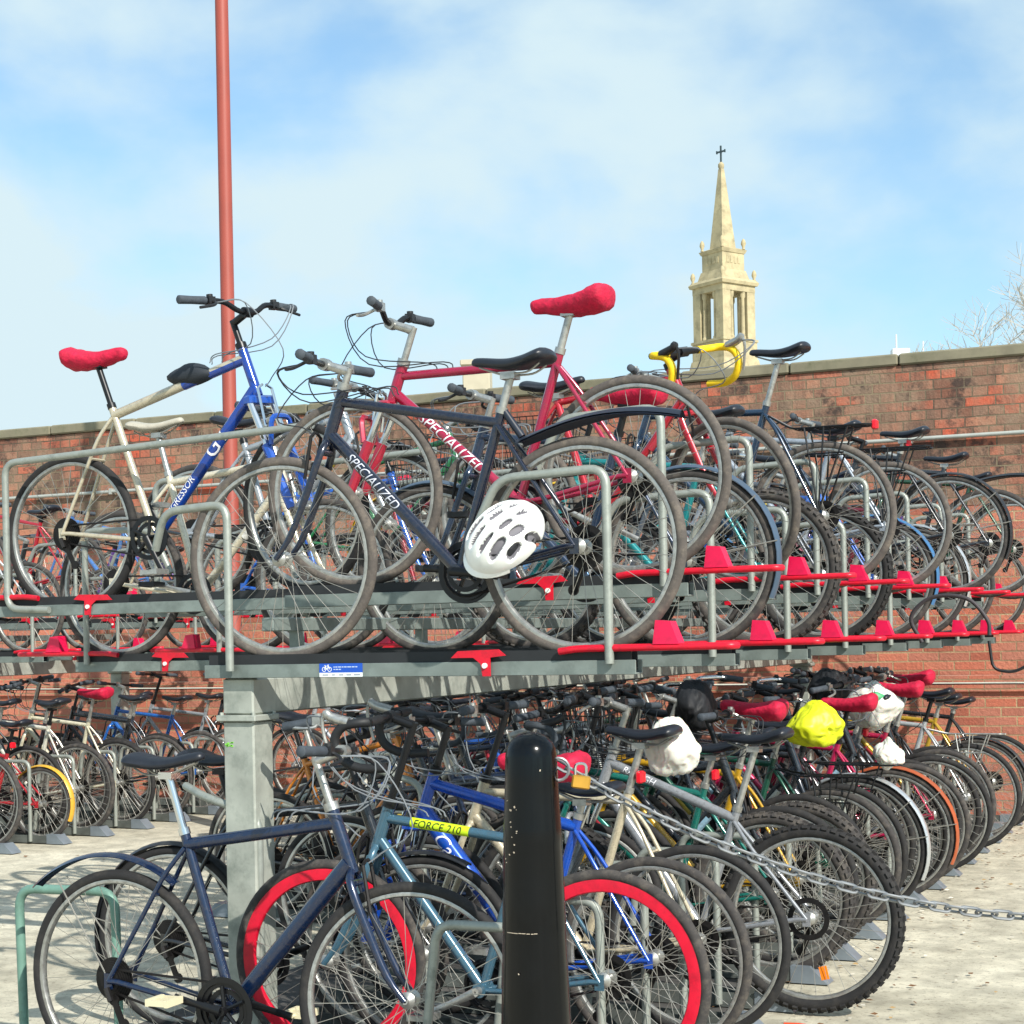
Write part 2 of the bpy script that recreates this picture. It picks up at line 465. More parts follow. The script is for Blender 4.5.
        for s in (-1, 1):
            y_ = s*.2
            gr.append((cat_rom([sc_+Vector((0, s*.09, 0)), sc_+Vector((0, s*.17, 0)), sc_+Vector((.03, y_, -.0)), sc_+Vector((.085, y_, -.012)), sc_+Vector((.115, y_, -.055)), sc_+Vector((.095, y_, -.115)), sc_+Vector((.03, y_*1.02, -.145)), sc_+Vector((-.06, y_*1.03, -.145))], 3), .0155))
            q = sc_+Vector((.095, y_, -.01))
            levers.append([q+Vector((-.03, 0, .012)), q+Vector((.03, 0, .03)), q+Vector((.05, 0, .05)), q+Vector((.06, 0, .0)), q+Vector((.04, 0, -.09))])
    else:  # city: swept back
        pts = [sc_+Vector((-.17, -bw, .03)), sc_+Vector((-.06, -bw+.03, .05)), sc_+Vector((.02, -.1, .05)), sc_+Vector((0, -.04, 0)), sc_+Vector((0, .04, 0)), sc_+Vector((.02, .1, .05)), sc_+Vector((-.06, bw-.03, .05)), sc_+Vector((-.17, bw, .03))]
        hb.tube(bent(pts, .05, 4), .0115, 8); bm_ = CHROME
        for s in (-1, 1):
            e = sc_+Vector((-.17, s*bw, .03)); dv = (sc_+Vector((-.06, s*(bw-.03), .05))-e).normalized()
            gr.append(([e-dv*.004, e, e+dv*.1], [.013, .017, .016]))
            q = e+dv*.12
            levers.append([q, q+Vector((.0, s*.02, -.02)), q+Vector((-.04, s*.03, -.025)), q+Vector((-.1, s*.03, -.02))])
    ho = put('handlebar', hb.mesh('handlebar', bm_), root, S)
    put('stem', stem, ho)
    gm = tape or grip or GRIP
    for (pts, rr) in gr:
        g = MB(); g.tube(pts, rr, 10); put('grip' if bars != 'drop' else 'bar_tape', g.mesh('grip', gm), ho)
    if not far:
        for L_ in levers:
            g = MB(); q = L_[0]
            if bars == 'drop': g.tube(cat_rom(L_[:3], 3), [.017]*3+[.016]*3+[.012], 8); g.tube(cat_rom(L_[2:], 3), .006, 6)
            else:
                g.box(q, (.03, .035, .03)); g.tube(cat_rom(L_, 3), .006, 6)
                g.tube([q+Vector((0, 0, 0)), q+Vector((.0, 0, .025))], .013, 8)
            put('brake_lever', g.mesh('brake_lever', [BLK if rnd.random() < .6 else ALU]), ho)
        g = MB()
        for i, s in enumerate((-1, 1, -1, 1)):
            q = levers[(i % 2)][1]; k = .06+.05*rnd.random()
            tgt = (CR+Vector((.04, 0, .05))) if i == 0 else (HT+Vector((-.12-.03*i, .02*s, -.02)))
            g.tube(cat_rom([q, q+Vector((.07+k*.5, -s*.04, -.02)), q.lerp(tgt, .55)+Vector((.09+k, -s*.02, -.03-.03*(i > 1))), tgt+Vector((.04, 0, .03)), tgt], 5), .0024, 5)
        put('cable', g.mesh('cable', CABLE if rnd.random() < .5 else CABLEG), ho)
        if light:
            g = MB(); g.tube([sc_+Vector((-.01, .05, .03)), sc_+Vector((.045, .05, .03)), sc_+Vector((.055, .05, .03))], [.014, .018, .016], 10)
            put('headlight', g.mesh('headlight', BLK), ho)
    # ---- saddle, post
    sp = Vector((sx(seat)+0.0, 0, seat)); p0 = Vector((sx(zc+.02), 0, zc+.02)); p1 = Vector((sx(seat-.05), 0, seat-.05))
    b = MB(); b.tube([p0, p1], .0135, 10); b.tube([p0, p0+(p1-p0).normalized()*.022], .0195, 10)
    b.box(p1+Vector((0, 0, .008)), (.05, .05, .022))
    po = put('seatpost', b.mesh('seatpost', pm), root)
    sm = {'black': LEATH, 'grey': mat('grey_vinyl', '#a9a496', .5, 0, .12, 25, .1), 'brown': mat('brown_leather', '#6b3f28', .45, 0, .15, 25, .1), 'blue': mat('blue_vinyl', '#23395c', .4, 0, .15, 25)}[saddle]
    kind = 'wide' if bars == 'city' else 'sport'
    tilt = Matrix.Translation(sp) @ Matrix.Rotation(R(rnd.uniform(-4, 5)), 4, 'Y')
    so = put('saddle', cached(('sad', saddle, kind), lambda: saddle_mesh(sm, kind)), root, tilt)
    if cover:
        cvm = REDC if cover is True else cover
        me = saddle_mesh(cvm, kind, True); me.name = 'saddle_cover'; put('saddle_cover', me, so)
    # ---- drivetrain
    ca = crank if crank is not None else rnd.uniform(-.6, .6)+(PI if rnd.random() < .5 else 0)
    co = put('crankset', crank_mesh(cs, bb, ca, rnd.random() < .6, rnd.random() < .5), root)
    pdm = cached('pedm', lambda: pedal_mesh(BLK)); pda = cached('pedma', lambda: pedal_mesh(ALU))
    pd = pda if rnd.random() < .35 else pdm
    for s, yy in ((1, -.078), (-1, .073)):
        Mp = Matrix.Translation((cs+math.cos(ca)*s*.17, yy, bb+math.sin(ca)*s*.17))
        if s == 1: Mp = Mp @ Matrix.Rotation(PI, 4, 'Z')
        put('pedal', pd, co, Mp)
    if not far:
        put('chain', cached(('ch', cs, bb, Rw), lambda: chain_mesh(cs, bb, Rw)), root)
        def der():
            g = MB(); g.tube([(0, -.075, Rw-.02), (.02, -.08, Rw-.06)], .01, 6); g.box((.035, -.06, Rw-.1), (.02, .008, .1), Matrix.Rotation(-.4, 3, 'Y'))
            for (px, pz) in ((.018, Rw-.06), (.055, Rw-.135)): g.lathe_y([(.004, -.064), (.018, -.064), (.018, -.056), (.004, -.056)], 12, (px, 0, pz))
            return g.mesh('derailleur', [DSTEEL])
        put('derailleur', cached(('der', Rw), der), root)
    # ---- extras
    if guards:
        gmt = mat('mudguard_paint', guards, .3, .1 if guards != '#c9cdd0' else .7, .08, 15, 0, '#5d564d', .3)
        g = guard_mesh(Rw, R(20), R(205), gmt, stay=(R(170), R(140)))
        put('mudguard', g, root, Matrix.Translation((0, 0, Rw)))
        g = guard_mesh(Rw, R(-10), R(112), gmt, stay=(R(20),)) if False else guard_mesh(Rw, R(62), R(190), gmt, stay=(R(175),))
        put('mudguard', g, root, S @ Matrix.Translation(FH))
    if clipguard:
        gm2 = mat('clip_mudguard', clipguard, .4, 0, .1)
        b = MB(); n = 16; rows = []
        for q in (0, 1):
            for i in range(n+1):
                t = i/n; xx = sx(.8)-.06-t*.55; zz = Rw+.355+.075*math.sin(t*PI*.75)-.0*t-q*.006
                wd = .028+.03*math.sin(PI*min(1, t*1.2+.1))*(1 if t < .75 else max(.2, 1-(t-.75)*3))
                row = []
                for k in range(5):
                    u = -1+k/2; row.append(len(b.v)); b.v.append(Vector((xx, u*wd, zz-.018*u*u)))
                rows.append(row)
        for q in (0, 1):
            for i in range(n):
                A_, B_ = rows[q*(n+1)+i], rows[q*(n+1)+i+1]
                for k in range(4): b.face(A_[k], A_[k+1], B_[k+1], B_[k])
        b.tube([(sx(.82), 0, .80), (sx(.8)-.07, 0, Rw+.36)], .013, 8)
        put('mudguard', b.mesh('mudguard', gm2), root)
    if rack:
        b = MB(); zr = Rw*2+.06; rc = BLKM if rack == 'black' else ALU
        for s in (-1, 1):
            b.tube(bent([(sx(zc)-.02, s*.02, zc-.03), (.12, s*.055, zr), (-.22, s*.06, zr), (-.24, s*.03, zr)], .03, 3), .005, 6)
            for x_ in (.06, -.03, -.14): b.tube([(0.0, s*.07, Rw+.02), (x_, s*.058, zr)], .0045, 6)
            b.tube([(.05, s*.064, zr-.12), (-.12, s*.064, zr-.12)], .004, 6)
        for x_ in (.1, .02, -.06, -.14, -.22): b.tube([(x_, -.056, zr), (x_, .056, zr)], .004, 6)
        b.tube([(.1, 0, zr), (-.23, 0, zr)], .005, 6)
        put('pannier_rack', b.mesh('pannier_rack', rc), root)
    if basket:
        b = MB(); c0 = Vector((hx(.9)+.2, 0, barz-.22)); nb = 9
        for (zz, kx, ky) in ((0, .1, .14), (.1, .115, .155), (.22, .13, .17)):
            pts = [c0+Vector((sx_*kx, sy_*ky, zz)) for (sx_, sy_) in ((-1, -1), (1, -1), (1, 1), (-1, 1))]
            b.tube(pts, .004, 5, closed=True)
        for k in range(nb):
            t = -1+2*k/(nb-1)
            for q in (-1, 1):
                b.tube([c0+Vector((.1*t, q*.14, 0)), c0+Vector((.13*t, q*.17, .22))], .0022, 4)
                b.tube([c0+Vector((q*.1, .14*t, 0)), c0+Vector((q*.13, .17*t, .22))], .0022, 4)
            b.tube([c0+Vector((-.1, .14*t, 0)), c0+Vector((.1, .14*t, 0))], .0022, 4)
        put('basket', b.mesh('basket', BLKM), root, S)
    if reflector:
        b = MB(); q = Vector((sx(zc+.08)-.03, 0, zc+.075)) if reflector == 'post' else Vector((-.25 if rack else -.0, 0, Rw*2+.06))
        if not rack and reflector != 'post': q = Vector((sx(zc+.05)-.03, 0, zc+.05))
        b.cbox(q, (.025, .05, .045), .006); put('rear_reflector', b.mesh('rear_reflector', REFL), root)
    if bottle:
        b = MB(); a_ = HB.lerp(BBp, .3)+Vector((-.045, 0, .035)); e_ = HB.lerp(BBp, .68)+Vector((-.045, 0, .035))
        b.tube([a_+(a_-e_)*.15, a_+(a_-e_)*.1, a_, a_.lerp(e_, .1), e_], [.01, .014, .016, .036, .036], 12)
        put('water_bottle', b.mesh('water_bottle', mat('bottle_plastic', bottle, .35)), root)
    if lock:
        b = MB(); q = Vector((sx(.6), 0, .6))
        b.tube(bent([q+Vector((-.03, -.05, .1)), q+Vector((-.03, -.05, -.12)), q+Vector((-.1, -.05, -.12)), q+Vector((-.1, -.05, .1))], .03, 4), .008, 8)
        b.cbox(q+Vector((-.065, -.05, .11)), (.12, .035, .035), .008)
        put('lock', b.mesh('lock', BLK), root)
    k = Bike(); k.root = root; k.M = M; k.seat = M @ sp; k.rack = M @ Vector((-.05, 0, Rw*2+.08)); k.SC = M @ SC; k.bar = M @ sc_; k.spec = label
    BIKES.append(k)
    return k

exec_bikes = True
# ------------------------------------------------------------------ rack
XP = -3.30          # post line
def tray_mesh(x0, x1, w=.075):
    b = MB()
    zt, zb = -.009, -.055
    # galvanised channel (outer)
    xm = x0+(x1-x0)*.68
    for (a, c, ww) in ((x0, xm, w), (xm+.006*(1 if x1 > x0 else -1), x1, w-.008)):
        cx = (a+c)/2; lx = abs(c-a)
        b.cbox((cx, -ww/2+.003, (zt+zb)/2), (lx, .006, zt-zb), .0015); b.cbox((cx, ww/2-.003, (zt+zb)/2), (lx, .006, zt-zb), .0015)
        b.cbox((cx, 0, zb+.003), (lx, ww-.0124, .006), .0015)
    return b.mesh('tray', GALVD)
def liner_mesh(x0, x1):
    b = MB(); cx = (x0+x1)/2; lx = abs(x1-x0)-.03
    for s in (-1, 1): b.box((cx, s*.0275, -.008), (lx, .004, .066))
    b.box((cx, 0, -.036), (lx, .05, .006))
    return b.mesh('wheel_channel', LINER)
def handle_mesh(s):
    """s=+1: aisle on the +x side; built round x=0 at the wedge"""
    b = MB()
    b.tube(bent([(-s*.36, -.047, .02), (-s*.3, -.047, .028), (s*.2, -.047, .03), (s*.215, -.02, .03)], .03, 3), .0115, 8)
    b.cur = 1
    # wedge
    for y0 in (-.058,):
        v = [(-s*.045, .038), (s*.04, .038), (s*.012, .108), (-s*.035, .112)]
        n0 = len(b.v)
        for y in (y0, y0+.06):
            for (x, z) in v: b.v.append(Vector((x, y, z)))
        b.face(n0, n0+1, n0+2, n0+3); b.face(n0+7, n0+6, n0+5, n0+4)
        for k in range(4): b.face(n0+k, n0+4+k, n0+4+(k+1) % 4, n0+(k+1) % 4)
    return b.mesh('handle', [REDP, PINKR])
def latch_mesh(s):
    b = MB()
    y = -.043
    pr = [(-.11, .0), (-.085, .022), (.06, .026), (.085, .006), (.03, .0), (.03, -.06), (.002, -.06), (-.004, -.02), (-.03, .0)]
    n0 = len(b.v)
    for yy in (y, y-.005):
        for (x, z) in pr: b.v.append(Vector((s*x, yy, z+.004)))
    n = len(pr)
    b.face(*[n0+k for k in range(n)]); b.face(*[n0+n+k for k in range(n)][::-1])
    for k in range(n): b.face(n0+k, n0+n+k, n0+n+(k+1) % n, n0+(k+1) % n)
    b.cur = 1
    b.tube([(s*.012, y-.004, -.022), (s*.012, y-.012, -.022)], .009, 10)
    return b.mesh('latch', [REDP, WHITEP], smooth=0)
def hoop_mesh(kind, s):
    b = MB()
    if kind == 'outer':
        P = [(-.19*s, -.05, -.02), (-.19*s, -.05, .59), (-.56*s, -.05, .575), (-.66*s, -.05, .38)]
    elif kind == 'inner':
        P = [(-1.58*s, -.06, -.03), (-1.58*s, -.06, .545), (-1.84*s, -.06, .53), (-1.9*s, -.03, .4)]
    elif kind == 'long':
        P = [(-.42*s, -.052, -.03), (-.2*s, -.052, -.02), (-.2*s, -.052, .60), (-1.72*s, -.052, .66)]
    elif kind == 'lower':
        P = [(-.24*s, -.055, .02), (-.24*s, -.055, .6), (-.55*s, -.055, .6), (-.62*s, -.055, .02)]
    elif kind == 'lower_inner':
        P = [(-1.5*s, -.055, .02), (-1.5*s, -.055, .84), (-1.72*s, -.055, .9), (-1.86*s, .03, .93)]
    b.tube(bent(P, .06, 5), .0148, 10)
    return b.mesh('wheel_hoop', mat('worn_galvanised_tube', '#9a9f98', .45, .35, .2, 12, .05, '#565d58', .6, 12.))
def foot_mesh(s):
    b = MB(); n0 = 0
    # sloped end plate of the gutter
    pts = [(-.10*s, .075), (-.02*s, .075), (.055*s, .006), (-.10*s, .006)]
    for y in (-.05, .05):
        for (x, z) in pts: b.v.append(Vector((x, y, z)))
    b.face(0, 1, 2, 3); b.face(7, 6, 5, 4)
    for k in range(4): b.face(k, 4+k, 4+(k+1) % 4, (k+1) % 4)
    return b.mesh('foot_plate', FOOT, smooth=0)
def gutter_mesh(s, L=1.62):
    b = MB(); cx = -s*(L/2+.1)
    b.box((cx, 0, .012), (L, .09, .008))
    for t in (-1, 1): b.box((cx, t*.043, .04), (L, .005, .048))
    return b.mesh('gutter', mat('dirty_gutter_steel', '#5b605d', .6, .2, .3, 8, .05, '#34332f', .6, 6.))

HIGH = .25; ZL = 1.375
rackA = empty('two_tier_bicycle_rack', (XP, 5.05, 0))
tag(rackA, 'galvanised two tier bicycle rack with red handles and square post, standing in the middle', 'bike rack')
def local(o_root, M): return o_root.matrix_world.inverted() @ M if False else Matrix.Translation(-o_root.location) @ M
def add_tray(root, y, high, s, xw, long=False, inner=False, sticker=False):
    z = ZL+(HIGH if high else 0)
    T = Matrix.Translation(-root.location) @ Matrix.Translation((xw, y, z))
    x0, x1 = (-s*1.70, -s*.11)
    t = put('tray', cached(('tray', s), lambda: tray_mesh(x0, x1)), root, T)
    put('wheel_channel', cached(('liner', s), lambda: liner_mesh(x0, x1)), t)
    put('handle', cached(('handle', s), lambda: handle_mesh(s)), t)
    put('latch', cached(('latch', s), lambda: latch_mesh(s)), t, Matrix.Translation((-s*.63, 0, 0)))
    k = 'long' if long else 'outer'
    put('wheel_hoop', cached(('hoop', k, s), lambda: hoop_mesh(k, s)), t)
    if inner: put('wheel_hoop', cached(('hoop', 'inner', s), lambda: hoop_mesh('inner', s)), t)
    return t
def add_gutter(root, y, s, xw, inner=False):
    T = Matrix.Translation(-root.location) @ Matrix.Translation((xw, y, 0))
    g = put('gutter', cached(('gut', s), lambda: gutter_mesh(s)), root, T)
    put('foot_plate', cached(('foot', s), lambda: foot_mesh(s)), g)
    put('wheel_hoop', cached(('hoop', 'lower', s), lambda: hoop_mesh('lower', s)), g)
    if inner: put('wheel_hoop', cached(('hoop', 'li', s), lambda: hoop_mesh('lower_inner', s)), g)
def add_structure(root, xc, y0, y1, nposts):
    o = -root.location
    b = MB(); b.cbox((xc, (y0+y1)/2, 1.255), (.125, y1-y0, .126), .006)
    put('beam', b.mesh('beam', GALV), root, Matrix.Translation(o))
    for i in range(nposts):
        y = y0+.062+(y1-y0-.124)*i/(nposts-1)
        b = MB(); b.cbox((xc, y, .585), (.125, .125, 1.17), .006)
        b.cbox((xc, y, 1.18), (.16, .16, .022), .003); b.cbox((xc, y, .012), (.22, .22, .024), .003)
        for sx_ in (-1, 1):
            for sy in (-1, 1): b.tube([(xc+sx_*.065, y+sy*.065, 1.165), (xc+sx_*.065, y+sy*.065, 1.2)], .007, 6)
        put('post', b.mesh('post', GALV), root, Matrix.Translation(o))
    # risers carrying the high trays
    b = MB()
    b.cbox((xc+.0, (y0+y1)/2, 1.255+.25-.0), (.05, y1-y0-.4, .05), .004)
    for i in range(8):
        y = y0+.4+(y1-y0-.8)*i/7
        b.box((xc, y, 1.399), (.04, .04, .162))
    put('riser', b.mesh('riser', GALVD), root, Matrix.Translation(o))
add_structure(rackA, XP+.02, 5.0, 12.85, 2)
A_LOW = [5.0+1.07*k for k in range(8)]; A_HIGH = [5.535+1.07*k for k in range(7)]
XA = -1.69
t1 = None
for i, y in enumerate(A_LOW):
    t = add_tray(rackA, y, False, 1, XA, inner=(i < 1))
    if i == 0: t1 = t
for y in A_HIGH: add_tray(rackA, y, True, 1, XA)
XB = -5.12
B_HIGH = [5.8+1.07*k for k in range(7)]; B_LOW = [6.335+1.07*k for k in range(6)]
for i, y in enumerate(B_HIGH): add_tray(rackA, y, True, -1, XB, long=(i < 3))
for y in B_LOW: add_tray(rackA, y, False, -1, XB)
G_A = [4.55, 5.08, 5.5, 5.9, 6.32, 6.85]+[6.85+.535*k for k in range(1, 12)]
for i, y in enumerate(G_A): add_gutter(rackA, y, 1, -1.72, inner=(i in (1, 4, 7)))
for i in range(4, 14): add_gutter(rackA, 5.4+.535*i, -1, -5.1)
# near hoop standing at the open end of the rack's lower tier
b = MB(); b.tube(bent([(-3.95, 4.66, .0), (-3.965, 4.66, .61), (-3.56, 4.66, .615), (-3.55, 4.66, .0)], .07, 5), .0165, 10)
b.cbox((-3.75, 4.66, .014), (.55, .09, .028), .003)
put('wheel_hoop', b.mesh('wheel_hoop', mat('green_painted_steel', '#6f9486', .5, .2, .15, 10, .05, '#4c5f58', .5)), rackA, Matrix.Translation(-rackA.location))
# sticker on the first tray
stk = MB(); BLUE = mat('sticker_blue', '#1750b8', .35); WHT = mat('sticker_white', '#e8ecee', .4); LTB = mat('sticker_print', '#b9cbe8', .4); GREYP = mat('sticker_grey_print', '#8b93a0', .4)
stk.box((0, 0, .006), (.165, .0012, .031)); stk.cur = 1; stk.box((0, 0, -.0165), (.165, .0012, .014))
stk.cur = 1
for cx in (-.064, -.043): stk.lathe_y([(.0062, -.0012), (.0082, -.0012), (.0082, -.0007), (.0062, -.0007)], 20, (cx, 0, .002))
def bar(p, q, r=.0009): stk.tube([(p[0], -.0012, p[1]), (q[0], -.0012, q[1])], r, 4)
for p, q in (((-.064, .002), (-.059, .0125)), ((-.059, .0125), (-.0475, .0125)), ((-.0475, .0125), (-.0545, .002)), ((-.0545, .002), (-.064, .002)), ((-.059, .0125), (-.0545, .002)), ((-.043, .002), (-.049, .016)), ((-.051, .0165), (-.045, .0165)), ((-.0625, .015), (-.057, .015))): bar(p, q)
stk.cur = 2
x = -.028
for wl in (.006, .009, .013, .008, .011, .016, .012, .009):
    stk.box((x+wl/2, -.0011, .0095), (wl-.0015, .0008, .0032)); x += wl+.0012
x = -.028
for wl in (.007, .011, .009): stk.box((x+wl/2, -.0011, .0015), (wl-.0015, .0008, .0032)); x += wl+.0012
stk.cur = 3
for (x, wl) in ((-.07, .022), (-.034, .012), (-.006, .016), (.022, .018), (.05, .024)): stk.box((x+wl/2, -.0011, -.0165), (wl, .0008, .0035))
put('sticker', stk.mesh('sticker', [BLUE, WHT, LTB, GREYP], smooth=0), t1, Matrix.Translation((-1.155, -.0388, -.030)))
# second rack across the far aisle
rackC = empty('two_tier_bicycle_rack', (-9.7, 8.6, 0))
tag(rackC, 'second two tier rack with blue grey foot plates, across the aisle at far left', 'bike rack')
add_structure(rackC, -9.7, 8.2, 12.9, 2)
C_Y = [8.75, 9.35, 9.9, 10.4, 10.9, 11.4, 11.95, 12.45]
for i, y in enumerate(C_Y):
    add_gutter(rackC, y, 1, -8.02)
    add_tray(rackC, y, i % 2 == 1, 1, -8.02)

# ------------------------------------------------------------------ bicycles
GA, GL = 'bicycles on the upper tier of the main rack', 'bicycles on the lower tier of the main rack'
GB, GBL = 'bicycles on the upper tier behind the post', 'bicycles on the lower tier behind the post'
GC = 'bicycles in the far left rack'
dgray = '#3a3f46'
zl = ZL; zh = ZL+HIGH
LW = mat('pale_lettering', '#b9bcc6', .4); LGR = mat('green_lettering', '#c3e021', .4); LDK = mat('dark_lettering', '#1c2a18', .5)
REDRIM = mat('red_rim', '#cf0f30', .35, .0, .08, 20, 0, '#7d1424', .4, 30.)
U = {}
U[1] = make_bike('dark navy mountain bike nearest on the upper tier, white helmet hanging on its side', -1.985, 5.0, zl, -1, frame='#101a30', Rw=.35, wb=1.10, seat=.95, zc=.77, zht=.90, barz=1.0, bars='flat', barw=.6, steer=7, tyrem=TYREG, dtr=.021, tr=.0175, clipguard='#1b2230', crank=.12+PI*0, texts=(('SPECIALIZED', 'down', .045, .16, LW, .3),), susp=False, group=GA, post=ALU)
U[2] = make_bike('crimson mountain bike with white lettering and high red seat cover on the upper tier', -2.0, 5.535, zh+.01, -1, frame='#a3123f', Rw=.352, wb=1.1, seat=.98, zc=.78, zht=.80, zhb=.70, barz=.965, bars='riser', barw=.58, steer=6, cover=True, tyrem=TYREG, texts=(('SPECIALIZED', 'down', .058, .22, TXTW, .25),), group=GA, susp=True, fork='#b01237', post=ALU)
U[3] = make_bike('upper tier bike with blue grey rear mudguard, just right of the crimson one', -1.98, 6.07, zl, -1, frame='#23354e', seat=.98, cover=True, guards='#46586c', barz=1.02, group=GA, bars='flat')
U[4] = make_bike('red racing bike with yellow taped drop handlebars facing the aisle on the upper tier', -1.95-1.0, 6.605, zh, 1, frame='#b3182c', seat=.86, bars='drop', tape=mat('yellow_tape', '#f4cb10', .6, 0, .06, 30), barz=.95, barw=.5, wb=1.0, cs=.41, steer=-24, tyrem=TYREG, group=GA, dtr=.016, tr=.0145)
U[5] = make_bike('upper tier mountain bike with chunky knobbly tyre, teal frame and black saddle', -2.0, 7.14, zl, -1, frame='#0f7f83', seat=1.02, basket=True, tyre='knob', tyrem=TYRE, reflector='post', group=GA)
U[6] = make_bike('upper tier bike with black luggage rack and bare black saddle on the tallest silver seatpost', -1.86, 7.675, zh, -1, frame='#16304a', seat=1.1, rack='black', post=ALU, zc=.84, tyrem=TYREG, group=GA, reflector=True, guards=None, saddle='black')
U[7] = make_bike('grey upper tier mountain bike with black knobbly tyres just below the luggage rack bike', -2.0, 8.21, zl, -1, frame='#555c66', seat=.92, basket=True, tyre='knob', tyrem=TYREB, group=GA)
U[8] = make_bike('upper tier road bike with slim grey tyre, right of the luggage rack bike', -1.8, 8.745, zh, -1, frame='#8f98a3', seat=.86, barz=.95, bars='drop', rack='black', tyrem=TYREG, group=GA)
U[9] = make_bike('upper tier town bike with a blue mudguard and a blue bundle on its frame', -1.98, 9.28, zl, -1, frame='#1c4c9c', seat=.9, basket=True, guards='#3f6f9c', bars='city', group=GA)
U[10] = make_bike('upper tier bike with black saddle and black mudguards against the right part of the wall', -1.66, 9.815, zh, -1, frame='#20242b', seat=.93, saddle='black', guards='#25282d', group=GA, reflector='post')
U[11] = make_bike('upper tier bike with bright silver mudguards on the low tray, third from the wall', -1.98, 10.35, zl, -1, frame='#6a2030', seat=.9, basket=True, guards='#c9cdd0', group=GA)
U[12] = make_bike('upper tier bike with raised black tail mudguard and black saddle near the wall', -1.6, 10.885, zh, -1, frame='#2d3138', seat=.88, clipguard='#1c1e22', group=GA)
U[13] = make_bike('purple upper tier bike on a low tray near the wall, second from last', -1.98, 11.42, zl, -1, frame='#52357c', seat=.9, basket=True, rack='alloy', group=GA)
U[14] = make_bike('dark green upper tier bike, last high tray before the wall', -1.6, 11.955, zh, -1, frame='#1d4632', seat=.84, group=GA, guards='#2a2d31')
U[15] = make_bike('white upper tier bike on the last low tray at the wall', -1.9, 12.49, zl, -1, frame='#c9cbc8', seat=.88, group=GA)

Lw = {}
Lw[1] = make_bike('dark blue bike with raised blue mudguard and chrome seatpost before the square post', -3.42, 4.5, .02, 1, frame='#082041', Rw=.35, wb=1.05, seat=1.05, zc=.80, zht=.9, zhb=.74, barz=1.03, bars='flat', barw=.5, steer=12, tyrem=TYREB, post=CHROME, stays=None, tr=.020, dtr=.027, crank=PI-.2, saddle='black', group=GL)
for q_ in Lw[1].root.children_recursive:
    if q_.name.startswith('pedal'): q_.data = cached('pedw', lambda: pedal_mesh(mat('cream_plastic', '#d8cfae', .45)))
for (k_) in (1,):
    b = MB(); rq = random.Random(4)
    for i_ in range(9): b.box((-3.315+rq.uniform(-.016, .012), 4.9985, 1.09+rq.uniform(-.008, .008)), (rq.uniform(.004, .012), .0016, rq.uniform(.003, .007)))
    put('paint_mark', b.mesh('paint_mark', mat('green_marker', '#7fcf4a', .6), 0), rackA, Matrix.Translation(-rackA.location))
g = guard_mesh(.35, R(54), R(140), paint('#071c3c'), wd=.05, off=.045, stay=(R(126),), lift=.05)
put('mudguard', g, Lw[1].root, Matrix.Translation((0, 0, .35)))
Lw[2] = make_bike('steel blue bike with bright red deep rims and green lettering, behind the black bollard', -1.93, 5.0, .03, -1, frame='#3f6478', Rw=.345, wb=1.00, seat=1.02, zc=.78, zht=.86, barz=1.17, bars='drop', tape=mat('black_tape', '#1c1d20', .6), rim=REDRIM, rimdepth=.042, cover=True, texts=(), group=GL, steer=8, tr=.0165)
Lw[3] = make_bike('bright royal blue mountain bike with white lettered down tube, left of the bollard', -1.91, 5.40, .03, -1, frame='#0a4cb4', Rw=.34, wb=1.08, seat=.9, zc=.78, zht=.94, zhb=.80, barz=1.10, bars='flat', dtr=.032, tr=.021, group=GL, susp=True, fork='#0e4ec0', texts=(('Carrera', 'down', .075, .15, TXTW, .3),), steer=-10)
Lw[4] = make_bike('cream white bike with black saddle just right of the bollard', -1.87, 5.74, .03, -1, frame='#c4b99f', Rw=.34, seat=1.07, zc=.84, zht=.88, barz=1.1, group=GL, tyrem=TYREB, dtr=.021, saddle='black', reflector='post')
Lw[5] = make_bike('silver grey mountain bike whose big knobbly wheel sticks out nearest the chain', -1.60, 6.27, .02, -1, frame='#8c8f94', Rw=.347, tyre='knob', tyrem=TYREB, seat=1.02, zc=.72, zht=.95, zhb=.82, barz=1.12, group=GL, disc='disc', dtr=.024, tr=.019, texts=(('RALEIGH', 'top', .036, .12, TXTW, .2),), susp=True)
Lw[6] = make_bike('teal mountain bike with long black saddle and brown knobbly tyres', -1.9, 6.85, .03, -1, frame='#0f6d62', tyre='knob', seat=.95, zc=.76, group=GL, barz=1.08, reflector='post')
Lw[7] = make_bike('yellow framed bike with red seat cover, left of the yellow bag', -1.92, 7.385, .03, -1, frame='#c4971e', tyre='knob', seat=1.09, cover=True, group=GL, barz=1.1, Rw=.335)
Lw[8] = make_bike('green bike carrying the bright yellow bag on its rear rack', -1.92, 7.92, .03, -1, frame='#12503f', seat=.98, rack='black', group=GL, bars='city')
Lw[9] = make_bike('black roadster with shiny silver mudguard and small white bag behind the saddle', -1.90, 8.4, .03, -1, frame='#1f2227', guards='#c9cdd0', rack='black', seat=.95, bars='city', group=GL, tyrem=TYREB, Rw=.35)
Lw[10] = make_bike('magenta bike with red seat cover and copper coloured mudguard', -1.86, 9.0, .03, -1, frame='#b5174f', guards='#a8532f', seat=1.04, cover=True, group=GL, Rw=.345)
Lw[11] = make_bike('grey bike whose saddle is wrapped in a white and green carrier bag', -1.86, 9.525, .03, -1, frame='#6b727a', seat=1.03, group=GL, bars='city', reflector=True)
Lw[12] = make_bike('dark pink bike with red seat cover between the carrier bag and the wall', -1.82, 10.06, .03, -1, frame='#a91843', seat=1.08, cover=True, group=GL, bars='flat', tyrem=TYREB)
Lw[13] = make_bike('black bike with the farthest red seat cover on the lower tier', -1.88, 10.6, .03, -1, frame='#22262c', seat=1.12, cover=True, group=GL)
